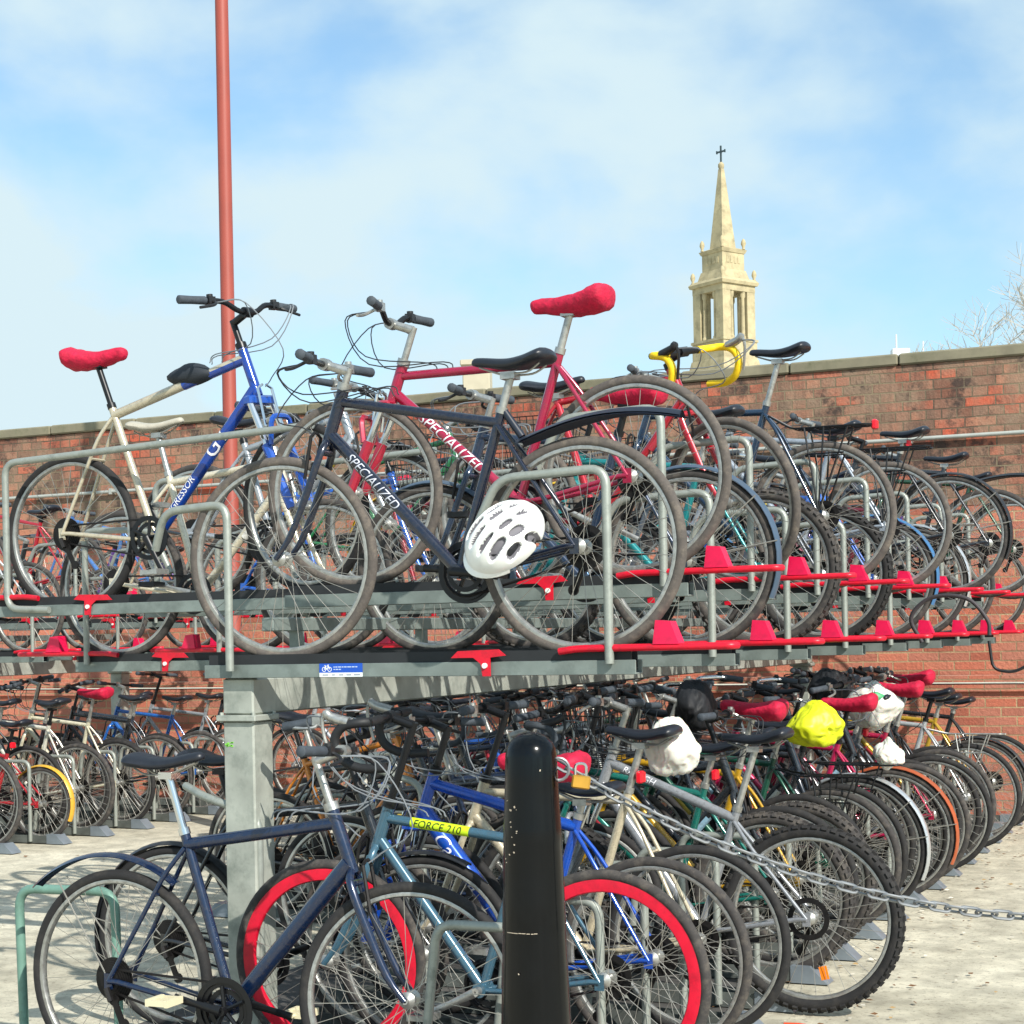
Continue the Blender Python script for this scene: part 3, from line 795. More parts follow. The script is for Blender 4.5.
Lw[14] = make_bike('silver bike with chrome rack and bare black saddle near the wall, lower tier', -1.8, 11.13, .03, -1, frame='#a9adb0', seat=1.0, rack='alloy', group=GL, tyrem=TYREB)
Lw[15] = make_bike('lower tier bike with yellow frame, second from the brick wall', -1.82, 11.665, .03, -1, frame='#b8942a', seat=.95, guards='#33363a', group=GL)
Lw[16] = make_bike('plain black bike at the wall end of the lower tier', -1.8, 12.2, .03, -1, frame='#1e2125', seat=.9, group=GL, tyrem=TYREB)

# far side of the main rack, upper tier
make_bike('white and blue mountain bike with red seat cover, leftmost high bike of upper tier', -4.645, 5.86, zh-.05, 1, frame='#bdb39c', frame2='#0e3f9c', fork='#1450b0', Rw=.34, wb=1.16, seat=1.08, zc=.83, zht=1.0, zhb=.83, barz=1.15, bars='riser', barw=.64, pitch=3, steer=-14, ha=73, cover=True, tyrem=TYREB, dtr=.024, tr=.02, susp=True, crank=-1.1, texts=(('GT', 'down', .1, .55, TXTW, .2), ('AGGRESSOR', 'down', .04, .12, TXTW, .2)), group=GB, post=BLKM)
make_bike('cream bike with pale grey saddle below the white and blue one', -4.78, 6.335, zl, 1, frame='#d5ccb5', seat=1.05, saddle='grey', barz=1.06, group=GB, bars='flat')
make_bike('silver bike with black saddle, third in the upper tier behind the post', -4.72, 6.87, zh, 1, frame='#9aa1a8', seat=.86, zc=.74, barz=.98, group=GB)
make_bike('blue bike with red rear reflector, on the low tray behind the cream bike', -4.78, 7.405, zl, 1, frame='#1e5fc0', seat=.98, basket=True, barz=1.02, group=GB, reflector='post')
make_bike('green bike on the third high tray behind the post', -4.72, 7.94, zh, 1, frame='#2d7a4b', seat=.84, zc=.74, barz=.95, group=GB)
make_bike('dark red upper tier bike on the left, half hidden behind navy bike', -4.78, 8.475, zl, 1, frame='#8a1e2d', seat=.95, cover=True, basket=True, group=GB)
make_bike('black upper tier bike with yellow mudguard behind the navy bike', -4.74, 9.01, zh, 1, frame='#202329', guards='#e2b51a', seat=.86, zc=.74, barz=.94, group=GB, far=True)
make_bike('light blue upper tier bike deep in the left side of the rack', -4.78, 9.545, zl, 1, frame='#5e93c8', seat=.9, group=GB, far=True)
make_bike('red upper tier bike deep in the left side of the rack', -4.74, 10.08, zh, 1, frame='#c4202f', seat=.84, zc=.74, barz=.92, group=GB, far=True)
make_bike('white upper tier bike deep in the left side of the rack', -4.78, 10.615, zl, 1, frame='#cfd2d0', seat=.9, group=GB, far=True)
make_bike('dark upper tier bike last but one on the left side before the wall', -4.74, 11.15, zh, 1, frame='#2d3340', seat=.84, zc=.74, barz=.92, group=GB, far=True)
make_bike('teal upper tier bike last on the left side before the wall', -4.78, 11.685, zl, 1, frame='#1d8c88', seat=.9, group=GB, far=True)
# far side, lower tier
make_bike('black bike with long black mudguards half hidden behind the square post', -3.72, 5.22, .03, 1, frame='#1c2026', guards='#202328', seat=1.0, tyrem=TYREB, bars='city', barz=1.0, group=GBL, wb=1.04, steer=4)
for i, (c, lab, kw) in enumerate((
    ('#c9791a', 'orange gold framed bike seen to the right of the square post', dict(seat=1.02, zc=.8, zht=.95, barz=1.1)),
    ('#e0dccf', 'white lower tier bike behind the orange one', dict(seat=1.0, bars='city')),
    ('#1b57b0', 'blue lower tier bike behind the post with black saddle', dict(seat=1.0)),
    ('#30343b', 'charcoal lower tier bike in the left side of the main rack', dict(seat=1.0)),
    ('#a92436', 'red lower tier bike in the left side of the main rack', dict(seat=.98, far=True)),
    ('#b8bcc0', 'silver lower tier bike in the left side of the main rack', dict(seat=1.0, far=True)),
    ('#3a6a4a', 'green lower tier bike in the left side of the main rack', dict(seat=1.0, far=True)),
    ('#2b2e33', 'dark lower tier bike with grey mudguards nearest the wall on the left side', dict(seat=1.0, far=True, guards='#6b7076')),
)):
    make_bike(lab, -4.80, 5.4+.535*(i+4), .03, 1, frame=c, group=GBL, steer=rnd.uniform(-15, 15), **kw)
# far left rack
for i, (c, lab, kw) in enumerate((
    ('#8f9296', 'grey bike nearest in the far left rack, lower tier', dict(seat=.95)),
    ('#34393f', 'dark grey bike left of the red one, far left rack', dict(seat=.96)),
    ('#b3202c', 'red bike with small wheel and yellow mudguard in the far left rack', dict(seat=.85, Rw=.27, bb=.27, zc=.62, zht=.72, zhb=.6, guards='#d9a83a', reflector='post')),
    ('#d9d6c8', 'white bike with dark saddle, right of the red one in the far left rack', dict(seat=.98)),
    ('#ddd7bd', 'cream bike with the only red seat cover in the far left rack', dict(seat=1.05, cover=True, tyrem=TYREB)),
    ('#23272d', 'black bike right of the cream one in the far left rack', dict(seat=.98)),
    ('#1e63b5', 'blue bike with pale rims, near the wall in the far left rack', dict(seat=.95)),
    ('#8e9398', 'silver bike last before the wall in the far left rack', dict(seat=.95)),
)):
    make_bike(lab, -8.25 if i != 2 else -8.2, C_Y[i], .03, -1, frame=c, group=GC, steer=rnd.uniform(-15, 15), far=i > 4, **kw)
for i, (c, lab) in enumerate((
    ('#2a4fa0', 'blue bike nearest on the upper tier of the far left rack'),
    ('#7b8087', 'grey bike on the first high tray of the far left rack'),
    ('#c9ccd0', 'white bike on the upper tier of the far left rack, third along'),
    ('#b01e30', 'red bike on the upper tier of the far left rack'),
    ('#20242a', 'black bike on the upper tier of the far left rack, fifth along'),
    ('#4a78b8', 'pale blue bike on the upper tier of the far left rack'),
    ('#5d3c80', 'violet bike on the upper tier of the far left rack'),
    ('#2c3036', 'dark bike last on the upper tier of the far left rack'),
)):
    make_bike(lab, -8.28, C_Y[i], (zh if i % 2 else zl), -1, frame=c, group=GC, seat=.84, zc=.74, barz=.94, steer=rnd.uniform(-15, 15), far=True)
# bikes squeezed in between
for (xx, yy, zz, dd, c, lab, grp, kw) in (
    (-1.98-1.02, 7.10, .03, 1, '#20242a', 'black bike parked nose out between the teal and the yellow framed bikes', GL, dict(seat=1.0)),
    (-2.0, 7.66, .03, -1, '#2e333b', 'charcoal bike squeezed between the yellow framed bike and the yellow bag', GL, dict(seat=.94)),
    (-1.98-1.02, 8.15, .03, 1, '#1b2430', 'black blue bike parked nose out beside the yellow bag', GL, dict(seat=1.02)),
    (-2.0, 8.7, .03, -1, '#3d2630', 'dark maroon bike between the silver mudguard and the copper mudguard', GL, dict(seat=.96)),
    (-1.95-1.02, 9.27, .03, 1, '#22262b', 'black bike parked nose out by the copper mudguard', GL, dict(seat=1.0)),
    (-1.95, 9.8, .03, -1, '#303a44', 'slate bike between the white carrier bag and the dark pink bike', GL, dict(seat=.97)),
    (-1.95-1.02, 10.33, .03, 1, '#16181c', 'black bike parked nose out under the black handlebar bag', GL, dict(seat=1.05)),
    (-1.95, 10.87, .03, -1, '#2a2d31', 'dark bike between the last red seat cover and the silver bike', GL, dict(seat=.98)),
    (-4.55, 7.25, .03, 1, '#1d2128', 'black bike with low handlebars directly left of the orange gold bike', GBL, dict(seat=1.05)),
    (-4.6, 7.82, .03, 1, '#262b33', 'dark bike between the orange gold bike and the white one', GBL, dict(seat=1.08, bars='drop')),
    (-4.5, 8.35, .03, 1, '#2a3a56', 'dark navy bike between the white and the blue lower tier bikes', GBL, dict(seat=1.1)),
    (-4.6, 8.9, .03, 1, '#16181d', 'black bike with a basket between the blue and charcoal lower bikes', GBL, dict(seat=1.05, basket=True)),
    (-4.5, 9.43, .03, 1, '#333c48', 'slate bike between the charcoal and red lower tier bikes', GBL, dict(seat=1.08, far=True)),
    (-4.6, 9.97, .03, 1, '#1f2329', 'black bike between the red and silver lower tier bikes', GBL, dict(seat=1.05, far=True)),
    (-4.55, 10.5, .03, 1, '#3c2a2a', 'brown black bike between the silver and green lower tier bikes', GBL, dict(seat=1.08, far=True)),
    (-3.62, 6.3, .03, 1, '#2a3038', 'dark bike pushed far in behind the square post, tyre against the rack', GBL, dict(seat=1.06, bars='drop')),
    (-3.62, 6.85, .03, 1, '#1a2b4a', 'dark blue bike pushed far in behind the square post', GBL, dict(seat=1.08, basket=True)),
    (-8.5, 9.62, .03, -1, '#22262c', 'black bike between the dark grey and red bikes in the far left rack', GC, dict(seat=.98)),
    (-8.5, 10.15, .03, -1, '#1c1f25', 'black bike with basket beside the small wheeled red bike', GC, dict(seat=1.0, basket=True)),
    (-8.5, 10.65, .03, -1, '#2d2430', 'dark bike between the white and cream bikes in the far left rack', GC, dict(seat=.98)),
    (-8.45, 11.15, .03, -1, '#15171b', 'black bike between the cream and the blue bikes in the far left rack', GC, dict(seat=1.0)),
    (-8.45, 11.7, .03, -1, '#2b3442', 'slate blue bike near the wall in the far left rack', GC, dict(seat=.98, far=True)),
    (-7.6, 12.6, .03, -1, '#25292f', 'black bike leaning by the brick wall between the two racks', GC, dict(seat=.98, far=True)),
    (-6.7, 12.75, .03, -1, '#a9adb3', 'silver bike with pale tyres leaning by the brick wall between the racks', GC, dict(seat=.98, far=True)),
    (-5.75, 12.85, .03, -1, '#1f2c48', 'navy bike leaning by the brick wall nearest the main rack', GC, dict(seat=.98, far=True)),
    (-4.74, 12.25, zl+.25, 1, '#23272d', 'black bike in the last high tray against the wall on the left side', GB, dict(seat=.84, zc=.74, barz=.92, far=True)),
):
    make_bike(lab, xx, yy, zz, dd, frame=c, group=grp, tyrem=TYREB, steer=rnd.uniform(-18, 18), **kw)
# green label with dark lettering on the steel blue bike
bk = Lw[2]
hxL = lambda h: 1.00-.045-(h-.345)/math.tan(R(70))
HTp = Vector((hxL(.86), 0, .86)); ax = Vector((-math.cos(R(70)), 0, math.sin(R(70)))); A_ = HTp-ax*.03; sxl = .43-(.78-.285)/math.tan(R(72.5)); B_ = Vector((sxl, 0, .77))
X_ = (B_-A_).normalized(); fr = [o for o in bk.root.children if o.name.startswith('frame')][0]
g = MB(); p0 = A_+X_*.10; p1 = A_+X_*.315
g.tube([p0, p1], .0172, 16, cap=False); put('decal', g.mesh('decal', LGR), fr)
text_on_tube('FORCE 210', A_, B_, .0176, .036, LDK, fr, t0=.22, italic=.2)

# ------------------------------------------------------------------ soft things
def blob(name, size, seed, m, sub=5, amp=.35, sq=1.0, fold=3.2):
    import bmesh
    bm = bmesh.new(); bmesh.ops.create_icosphere(bm, subdivisions=sub, radius=1)
    for v in bm.verts:
        p = v.co.copy(); o_ = Vector((seed, seed*.7, 0))
        w = Vector((noise.noise(p*1.5+o_), noise.noise(p*1.5+o_*2), noise.noise(p*1.5-o_)))*.6
        q0 = Vector((p.x*fold, p.y*fold, p.z*fold*.5))+w*2+o_
        n1 = noise.noise(p*1.2+o_)
        ridge = 1-2.6*abs(noise.noise(q0)); ridge2 = 1-2.6*abs(noise.noise(q0*2.3+o_))
        rr = 1+amp*n1+amp*.24*ridge+amp*.05*ridge2
        q = p*rr
        pin = 1-.32*max(0, q.z)   # gathered towards the top
        v.co = Vector((q.x*size[0]*pin, q.y*size[1]*pin, q.z*size[2]))
    me = bpy.data.meshes.new(name); bm.to_mesh(me); bm.free(); me.materials.append(m); me.shade_smooth()
    return me
BAGW = mat('white_polythene', '#d8d6cc', .38, 0, .05, 9, .25)
BAGW.node_tree.nodes['Principled BSDF'].inputs['Transmission Weight'].default_value = .0
BAGW.node_tree.nodes['Principled BSDF'].inputs['Subsurface Weight'].default_value = .35; BAGW.node_tree.nodes['Principled BSDF'].inputs['Subsurface Scale'].default_value = .03
BAGY = mat('yellow_polythene', '#d2da1c', .45, 0, .05, 12, .3)
def place(me, name, loc, rot, label, cat, group=None):
    o = put(name, me, None, Matrix.Translation(loc) @ Matrix.Rotation(rot, 4, 'Z')); tag(o, label, cat, group); return o
s4 = Lw[4].seat
place(blob('carrier_bag', (.10, .08, .10), 2.3, BAGW, amp=.3), 'carrier_bag', Vector((-1.99, 5.86, 1.03)), .3, 'big white carrier bag tied over the saddle beside the long black saddle', 'bag')
place(blob('carrier_bag', (.13, .11, .1), 5.1, BAGY, amp=.3), 'carrier_bag', Vector((-1.96, 7.86, 1.0)), .2, 'bright yellow green bag on a bike in the lower tier', 'bag')
o = place(blob('carrier_bag', (.135, .12, .13), 9.7, BAGW, amp=.32), 'carrier_bag', Lw[11].seat+Vector((0.03, 0, -.03)), .5, 'white carrier bag with green print over a saddle, right of the yellow bag', 'bag')
g = blob('print', (.06, .02, .03), 3.3, mat('green_print', '#3f9a63', .5), sub=3, amp=.2); put('green_print', g, o, Matrix.Translation((-.03, -.10, .05)))
place(blob('carrier_bag', (.07, .06, .07), 12.1, BAGW, amp=.4), 'carrier_bag', Lw[9].rack+Vector((.12, 0, .03)), .1, 'small crumpled whitish bag on the rack above the silver mudguard', 'bag')
place(blob('cloth', (.09, .06, .055), 7.7, mat('blue_cloth', '#1f66c4', .7), amp=.4), 'cloth_bundle', U[9].SC+Vector((-.02, -.04, -.04)), 0, 'blue cloth bundle tucked on an upper tier bike near the wall', 'cloth')
# bar bag on the white and blue bike
gtb = BIKES[[k.spec.startswith('white and blue mountain') for k in BIKES].index(True)]
b = MB(); A1 = Vector((.60, 0, .92)); 
place(blob('frame_bag', (.11, .04, .045), 1.7, mat('dark_nylon', '#20262e', .7), sub=3, amp=.2), 'frame_bag', gtb.M @ Vector((.66, 0, .94)), .0, 'dark pouch strapped under the top tube of the white and blue bike', 'bag')

BAGK = mat('black_nylon', '#14161b', .65, 0, .2, 20, .2)
place(blob('bar_bag', (.11, .16, .13), 4.4, BAGK, amp=.3), 'handlebar_bag', (-2.62, 8.05, 1.08), .2, 'black bag hanging on the handlebars left of the red seat cover, lower tier', 'bag')
place(blob('bar_bag', (.12, .17, .12), 8.2, BAGK, amp=.35), 'handlebar_bag', (-2.5, 10.4, 1.08), .4, 'black bag on handlebars against the wall above the magenta bike, lower tier', 'bag')
# helmet -----------------------------------------------------------
def helmet():
    H = Vector((-.62, -.50, -.60)).normalized(); UPv = Vector((.22, -.80, .52)); UPv = (UPv-H*UPv.dot(H)).normalized(); Sd = UPv.cross(H)
    M = Matrix((H, Sd, UPv)).transposed().to_4x4()
    root = empty('bicycle_helmet', M=Matrix.Translation((-2.165, 4.80, 1.75)) @ M @ Matrix.Scale(.92, 4))
    tag(root, 'white vented cycle helmet hanging from the dark navy bike', 'helmet')
    vents = []
    for s in (-1, 1):
        vents += [(.080, s*.022, .042, .0095), (.062, s*.062, .044, .015), (-.012, s*.026, .034, .0115), (-.088, s*.022, .026, .010), (-.028, s*.064, .036, .0135), (.022, s*.097, .036, .010), (-.062, s*.094, .030, .010)]
    b = MB(); NU, NV = 210, 90
    ax_, ay_, az_ = .148, .112, .112
    idx = {}
    for j in range(NV+1):
        th = (j/NV)*R(97)
        for i in range(NU):
            ph = 2*PI*i/NU
            p = Vector((ax_*math.sin(th)*math.cos(ph), ay_*math.sin(th)*math.sin(ph), az_*math.cos(th)))
            if p.x > 0: p.z -= .02*(p.x/ax_)**2
            else: p.x *= 1.06
            dp = 0
            for (vx, vy, la, lb) in vents:
                if p.z < -.02: continue
                q = abs((p.x-vx)/la)**2.6+abs((p.y-vy-.12*(vy/abs(vy))*0)/lb)**2.2
                if q < 1: dp = max(dp, min(1, (1-q)*1.9))
            rib = .0022*math.cos(p.y*175)*max(0, p.z/az_)
            n = p.normalized()
            idx[(i, j)] = (len(b.v), dp); b.v.append(p+n*(rib-.017*dp))
    for j in range(NV):
        for i in range(NU):
            q = [idx[(i, j)], idx[((i+1) % NU, j)], idx[((i+1) % NU, j+1)], idx[(i, j+1)]]
            b.cur = 1 if sum(x[1] for x in q)/4 > .42 else 0
            b.face(q[0][0], q[3][0], q[2][0], q[1][0])
    hw = mat('helmet_white', '#eef0ee', .25, 0, .02, 10, coat=.5); hg = mat('helmet_grey_foam', '#6d6b72', .7)
    put('shell', b.mesh('shell', [hw, hg], smooth=60), root)
    b = MB()
    b.lathe_z([(.06, -.045), (.092, -.045), (.098, -.02), (.1, .01), (.085, .05)], 32)
    for v in b.v: v.x *= 1.25
    put('inner_shell', b.mesh('inner_shell', mat('helmet_inner', '#23252b', .5)), root)
    b = MB()   # visor
    n = 16; rows = []
    for q in (0, 1):
        for i in range(n+1):
            a = -1.15+2.3*i/n
            for (rr, zz) in ((1.0, -.015), (1.22, -.028)):
                k = rr if rr == 1.0 else 1.0+.10*math.cos(a*.9)
                b.v.append(Vector((ax_*k*math.cos(a)*1.0, ay_*(1+.06*(k-1))*math.sin(a), zz-q*.004)))
    for q in (0, 1):
        for i in range(n):
            o_ = q*(n+1)*2
            b.face(o_+2*i, o_+2*i+1, o_+2*i+3, o_+2*i+2)
    put('visor', b.mesh('visor', hw), root)
    b = MB()
    b.tube(cat_rom([(.02, -.1, -.03), (.0, -.09, -.1), (-.02, -.02, -.15), (-.03, .05, -.12), (-.02, .1, -.03)], 5), .004, 6, flat=.4)
    put('strap', b.mesh('strap', BLK), root)
helmet()

# ------------------------------------------------------------------ bollards and chain
def bollard(x, y, label):
    root = empty('bollard', (x, y, 0)); tag(root, label, 'bollard', 'black bollards joined by the chain')
    bm = mat('black_bollard_paint', '#040609', .16, 0, .2, 6, .03, '#101317', .2, 9.)
    H_ = 1.187
    prof = [(.0, H_)]+[(.069*math.sin(R(a)), H_-.06+.06*math.cos(R(a))) for a in (15, 30, 45, 60, 75)]+[(.070, H_-.065), (.0725, 1.05), (.078, .93), (.0805, .9), (.0795, .89), (.084, .74), (.0875, .66), (.0862, .65), (.095, .4), (.1, .2), (.112, .1), (.112, .0)]
    bm.node_tree.nodes['Principled BSDF'].inputs['Specular IOR Level'].default_value = .3
    b = MB(); b.lathe_z(prof[::-1], 48)
    put('post', b.mesh('post', bm, smooth=50), root)
    # chipped paint flecks
    b = MB()
    rr = random.Random(3)
    for k in range(18):
        if k < 13: a = rr.uniform(-PI*.66, -PI*.55); zc_ = rr.uniform(.86, 1.0)
        else: a = rr.uniform(-PI*.75, -PI*.2); zc_ = rr.uniform(.45, 1.1)
        r0 = .0725+max(0, 1.05-zc_)*.0455
        w_ = rr.uniform(.001, .005); h_ = rr.uniform(.001, .005)
        b.box(Vector((math.cos(a)*(r0-.0002), math.sin(a)*(r0-.0002), zc_)), (.002, w_, h_), Matrix.Rotation(a, 3, 'Z') @ Matrix.Rotation(rr.uniform(-1, 1), 3, 'X'))
    a = -PI*.66
    while a < -PI*.34:   # scuffed seam at the joint
        w_ = rr.uniform(.004, .014)
        b.box(Vector((math.cos(a)*.0874, math.sin(a)*.0874, .655+rr.uniform(-.0015, .0015))), (.002, w_, .0016), Matrix.Rotation(a, 3, 'Z')); a += w_/.087+rr.uniform(0, .03)
    put('paint_chip', b.mesh('paint_chip', mat('pale_primer', '#b9ab98', .7), smooth=0), root)
    return root
BX, BY = -1.835, 4.22
bollard(BX, BY, 'tall black domed bollard with chipped paint in front of the blue bikes')
fwd = Vector((-.4077, .9131, 0)); rgt = Vector((.9131, .4077, 0))
B2 = rgt*3.05+fwd*4.5
bollard(B2.x, B2.y, 'black domed bollard at the other end of the chain')
def chain():
    root_pts = []
    P0 = Vector((BX, BY, 0))+rgt*.078+Vector((0, -.0, 1.095)); P1 = Vector((B2.x, B2.y, 1.095))-rgt*.08
    n = 92; b = MB()
    def f(t):
        p = P0.lerp(P1, t); s = 4*t*(1-t); p.z -= .435*s; return p
    # equal arc samples
    S = [f(i/800) for i in range(801)]; acc = [0]
    for a, c in zip(S, S[1:]): acc.append(acc[-1]+(c-a).length)
    pitch = .042; k = 0; d0 = 0; i = 0; links = []
    while d0 < acc[-1]-.01:
        while acc[i] < d0: i += 1
        j = min(i+12, 800); links.append((S[i], (S[j]-S[max(0, j-24)]).normalized())); d0 += pitch
    for k, (p, t) in enumerate(links):
        side = t.cross(Vector((0, 0, 1))).normalized(); up = side.cross(t)
        a = (R(40) if k % 2 else R(-50)); w = side*math.cos(a)+up*math.sin(a)
        L2, W2, r = .0165, .0118, .0043
        pts = []
        for q in range(6): th = -PI/2+PI*q/5; pts.append(p+t*(L2+math.cos(th)*W2)+w*math.sin(th)*W2)
        for q in range(6): th = PI/2+PI*q/5; pts.append(p+t*(-L2+math.cos(th)*W2)+w*math.sin(th)*W2)
        b.tube(pts, r, 6, closed=True, up=t.cross(w))
    o = put('chain', b.mesh('chain', mat('zinc_chain', '#84878a', .45, .6, .2, 30, 0, '#6a5f54', .4, 60.)))
    tag(o, 'galvanised chain hanging from the bollard across the front of the racks', 'chain')
    # shackle ring and padlock
    b = MB(); c = P0+Vector((0, -.01, -.01))
    b.tube([c+rgt*(math.cos(a)*.028+.0)+Vector((0, -.0, math.sin(a)*.03)) for a in [2*PI*k/16 for k in range(16)]], .0045, 6, closed=True, up=(0.4, -.9, 0))
    o2 = put('padlock_ring', b.mesh('ring', mat('zinc_chain', '#84878a', .45, .6, .2, 30, 0, '#6a5f54', .4, 60.))); tag(o2, 'steel ring joining the chain to the bollard', 'ring')
    g = MB(); M = Matrix((rgt, fwd, Vector((0, 0, 1)))).transposed(); Mr = M @ Matrix.Rotation(.15, 3, 'Y')
    pc = P0+rgt*.055+Vector((0, 0, -.045))-fwd*.02
    root = empty('padlock', pc); tag(root, 'brass padlock on the chain beside the bollard', 'padlock')
    g.cbox((0, 0, 0), (.05, .02, .036), .004, Mr); put('body', g.mesh('body', mat('brass', '#c9993e', .4, .6, .1, 20)), root)
    g = MB(); g.tube(bent([M @ Vector((-.015, 0, .015)), M @ Vector((-.015, 0, .05)), M @ Vector((.015, 0, .05)), M @ Vector((.015, 0, .015))], .014, 4), .004, 6); put('shackle', g.mesh('shackle', CHROME), root)
chain()
# loop lock hanging on the red handles near the wall + hook lock under the tray
def rod_world(name, P, r, m, label, cat, closed=False):
    b = MB(); c = sum((Vector(p) for p in P), Vector())/len(P)
    b.tube([Vector(p)-c for p in P], r, 8, closed=closed); o = put(name, b.mesh(name, m)); o.location = c; tag(o, label, cat); return o
rod_world('cable_lock', cat_rom([(-1.66, 8.95, 1.37), (-1.71, 8.93, 1.5), (-1.6, 8.92, 1.6), (-1.42, 8.9, 1.59), (-1.32, 8.9, 1.48), (-1.31, 8.9, 1.4)], 6), .011, mat('lock_sleeve', '#3a3438', .6), 'dark cable lock arched over the red handles near the right edge', 'lock')
rod_world('cable_lock', bent([(-1.52, 10.3, 1.36), (-1.5, 10.3, 1.19), (-1.38, 10.3, 1.17), (-1.1, 10.3, 1.33), (-.9, 10.3, 1.28)], .05, 5), .009, BLK, 'black bent lock bar sticking out below the last upper trays at the right', 'lock')
b = MB(); b.tube([(0, 0, 0), (.05, .02, .0), (.09, .03, 0)], [.02, .018, .012], 10); o = put('bicycle_light', b.mesh('bicycle_light', mat('orange_plastic', '#e8491c', .4))); o.location = (-1.62, 5.95, .022); tag(o, 'small orange plastic light lying on the ground below the big knobbly wheel', 'light')

# ------------------------------------------------------------------ setting
def ground_mat():
    m = bpy.data.materials.new('concrete_ground'); m.use_nodes = True; nt = m.node_tree; N = nt.nodes; L = nt.links; b = N['Principled BSDF']
    tc = N.new('ShaderNodeTexCoord')
    def no(s, d, r=.6):
        n = N.new('ShaderNodeTexNoise'); n.inputs['Scale'].default_value = s; n.inputs['Detail'].default_value = d; n.inputs['Roughness'].default_value = r
        L.new(tc.outputs['Object'], n.inputs['Vector']); return n
    big = no(.7, 5); mid = no(6, 6); fine = no(34, 6, .85)
    r = N.new('ShaderNodeValToRGB'); r.color_ramp.elements[0].position = .3; r.color_ramp.elements[0].color = (*lin('#aca591'), 1); r.color_ramp.elements[1].position = .7; r.color_ramp.elements[1].color = (*lin('#dcd5c0'), 1)
    L.new(big.outputs['Fac'], r.inputs[0])
    r2 = N.new('ShaderNodeMapRange'); r2.inputs[1].default_value = .35; r2.inputs[2].default_value = .65; r2.inputs[3].default_value = .68; r2.inputs[4].default_value = 1.12
    L.new(mid.outputs['Fac'], r2.inputs[0])
    mx = N.new('ShaderNodeMix'); mx.data_type = 'RGBA'; mx.blend_type = 'MULTIPLY'; mx.inputs[0].default_value = 1
    L.new(r.outputs[0], mx.inputs[6]); L.new(r2.outputs[0], mx.inputs[7])
    r3 = N.new('ShaderNodeMapRange'); r3.inputs[1].default_value = .54; r3.inputs[2].default_value = .62; r3.inputs[3].default_value = 0; r3.inputs[4].default_value = .75
    L.new(fine.outputs['Fac'], r3.inputs[0])
    m2 = N.new('ShaderNodeMix'); m2.data_type = 'RGBA'; L.new(r3.outputs[0], m2.inputs[0]); L.new(mx.outputs[2], m2.inputs[6]); m2.inputs[7].default_value = (*lin('#6f675a'), 1)
    L.new(m2.outputs[2], b.inputs['Base Color']); b.inputs['Roughness'].default_value = .9
    bp = N.new('ShaderNodeBump'); bp.inputs['Strength'].default_value = .5; bp.inputs['Distance'].default_value = .006; L.new(fine.outputs['Fac'], bp.inputs['Height']); L.new(bp.outputs[0], b.inputs['Normal'])
    return m
b = MB(); n0 = 0
for (x, y) in ((-900, -900), (900, -900), (900, 900), (-900, 900)): b.v.append(Vector((x, y, 0)))
b.face(0, 1, 2, 3); o = put('ground', b.mesh('ground', ground_mat(), smooth=0)); tag(o, kind='structure')

b = MB()  # dark sheet added over the concrete: shade and dirt under the rack as colour
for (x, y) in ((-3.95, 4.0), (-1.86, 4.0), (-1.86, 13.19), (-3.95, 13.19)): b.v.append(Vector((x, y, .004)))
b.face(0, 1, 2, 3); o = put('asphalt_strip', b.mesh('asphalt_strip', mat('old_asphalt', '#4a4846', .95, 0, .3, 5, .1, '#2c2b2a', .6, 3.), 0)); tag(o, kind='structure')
# fallen leaves and grit by the foot plates
b = MB(); rr = random.Random(21)
for k in range(900):
    if rr.random() < .7: x, y = rr.gauss(-1.75, .3), rr.uniform(4, 13)
    else: x, y = rr.uniform(-8, .5), rr.uniform(4, 13)
    L_ = rr.uniform(.006, .022); a = rr.uniform(0, 6.3); M = Matrix.Rotation(a, 3, 'Z') @ Matrix.Rotation(rr.uniform(-.5, .5), 3, 'X')
    n0 = len(b.v); b.cur = rr.choice((0, 0, 1, 2))
    for (px, py) in ((-1, 0), (-.2, -.5), (1, 0), (-.2, .5)): b.v.append(Vector((x, y, .012))+M @ Vector((px*L_, py*L_, 0)))
    b.face(n0, n0+1, n0+2, n0+3)
o = put('leaf_litter', b.mesh('leaf_litter', [mat('brown_leaf', '#6b4a2c', .8), mat('tan_leaf', '#a08357', .8), mat('pale_scrap', '#cfc8b8', .8)], 0)); tag(o, 'small dry leaves and scraps scattered on the concrete by the racks', 'litter', kind='stuff')

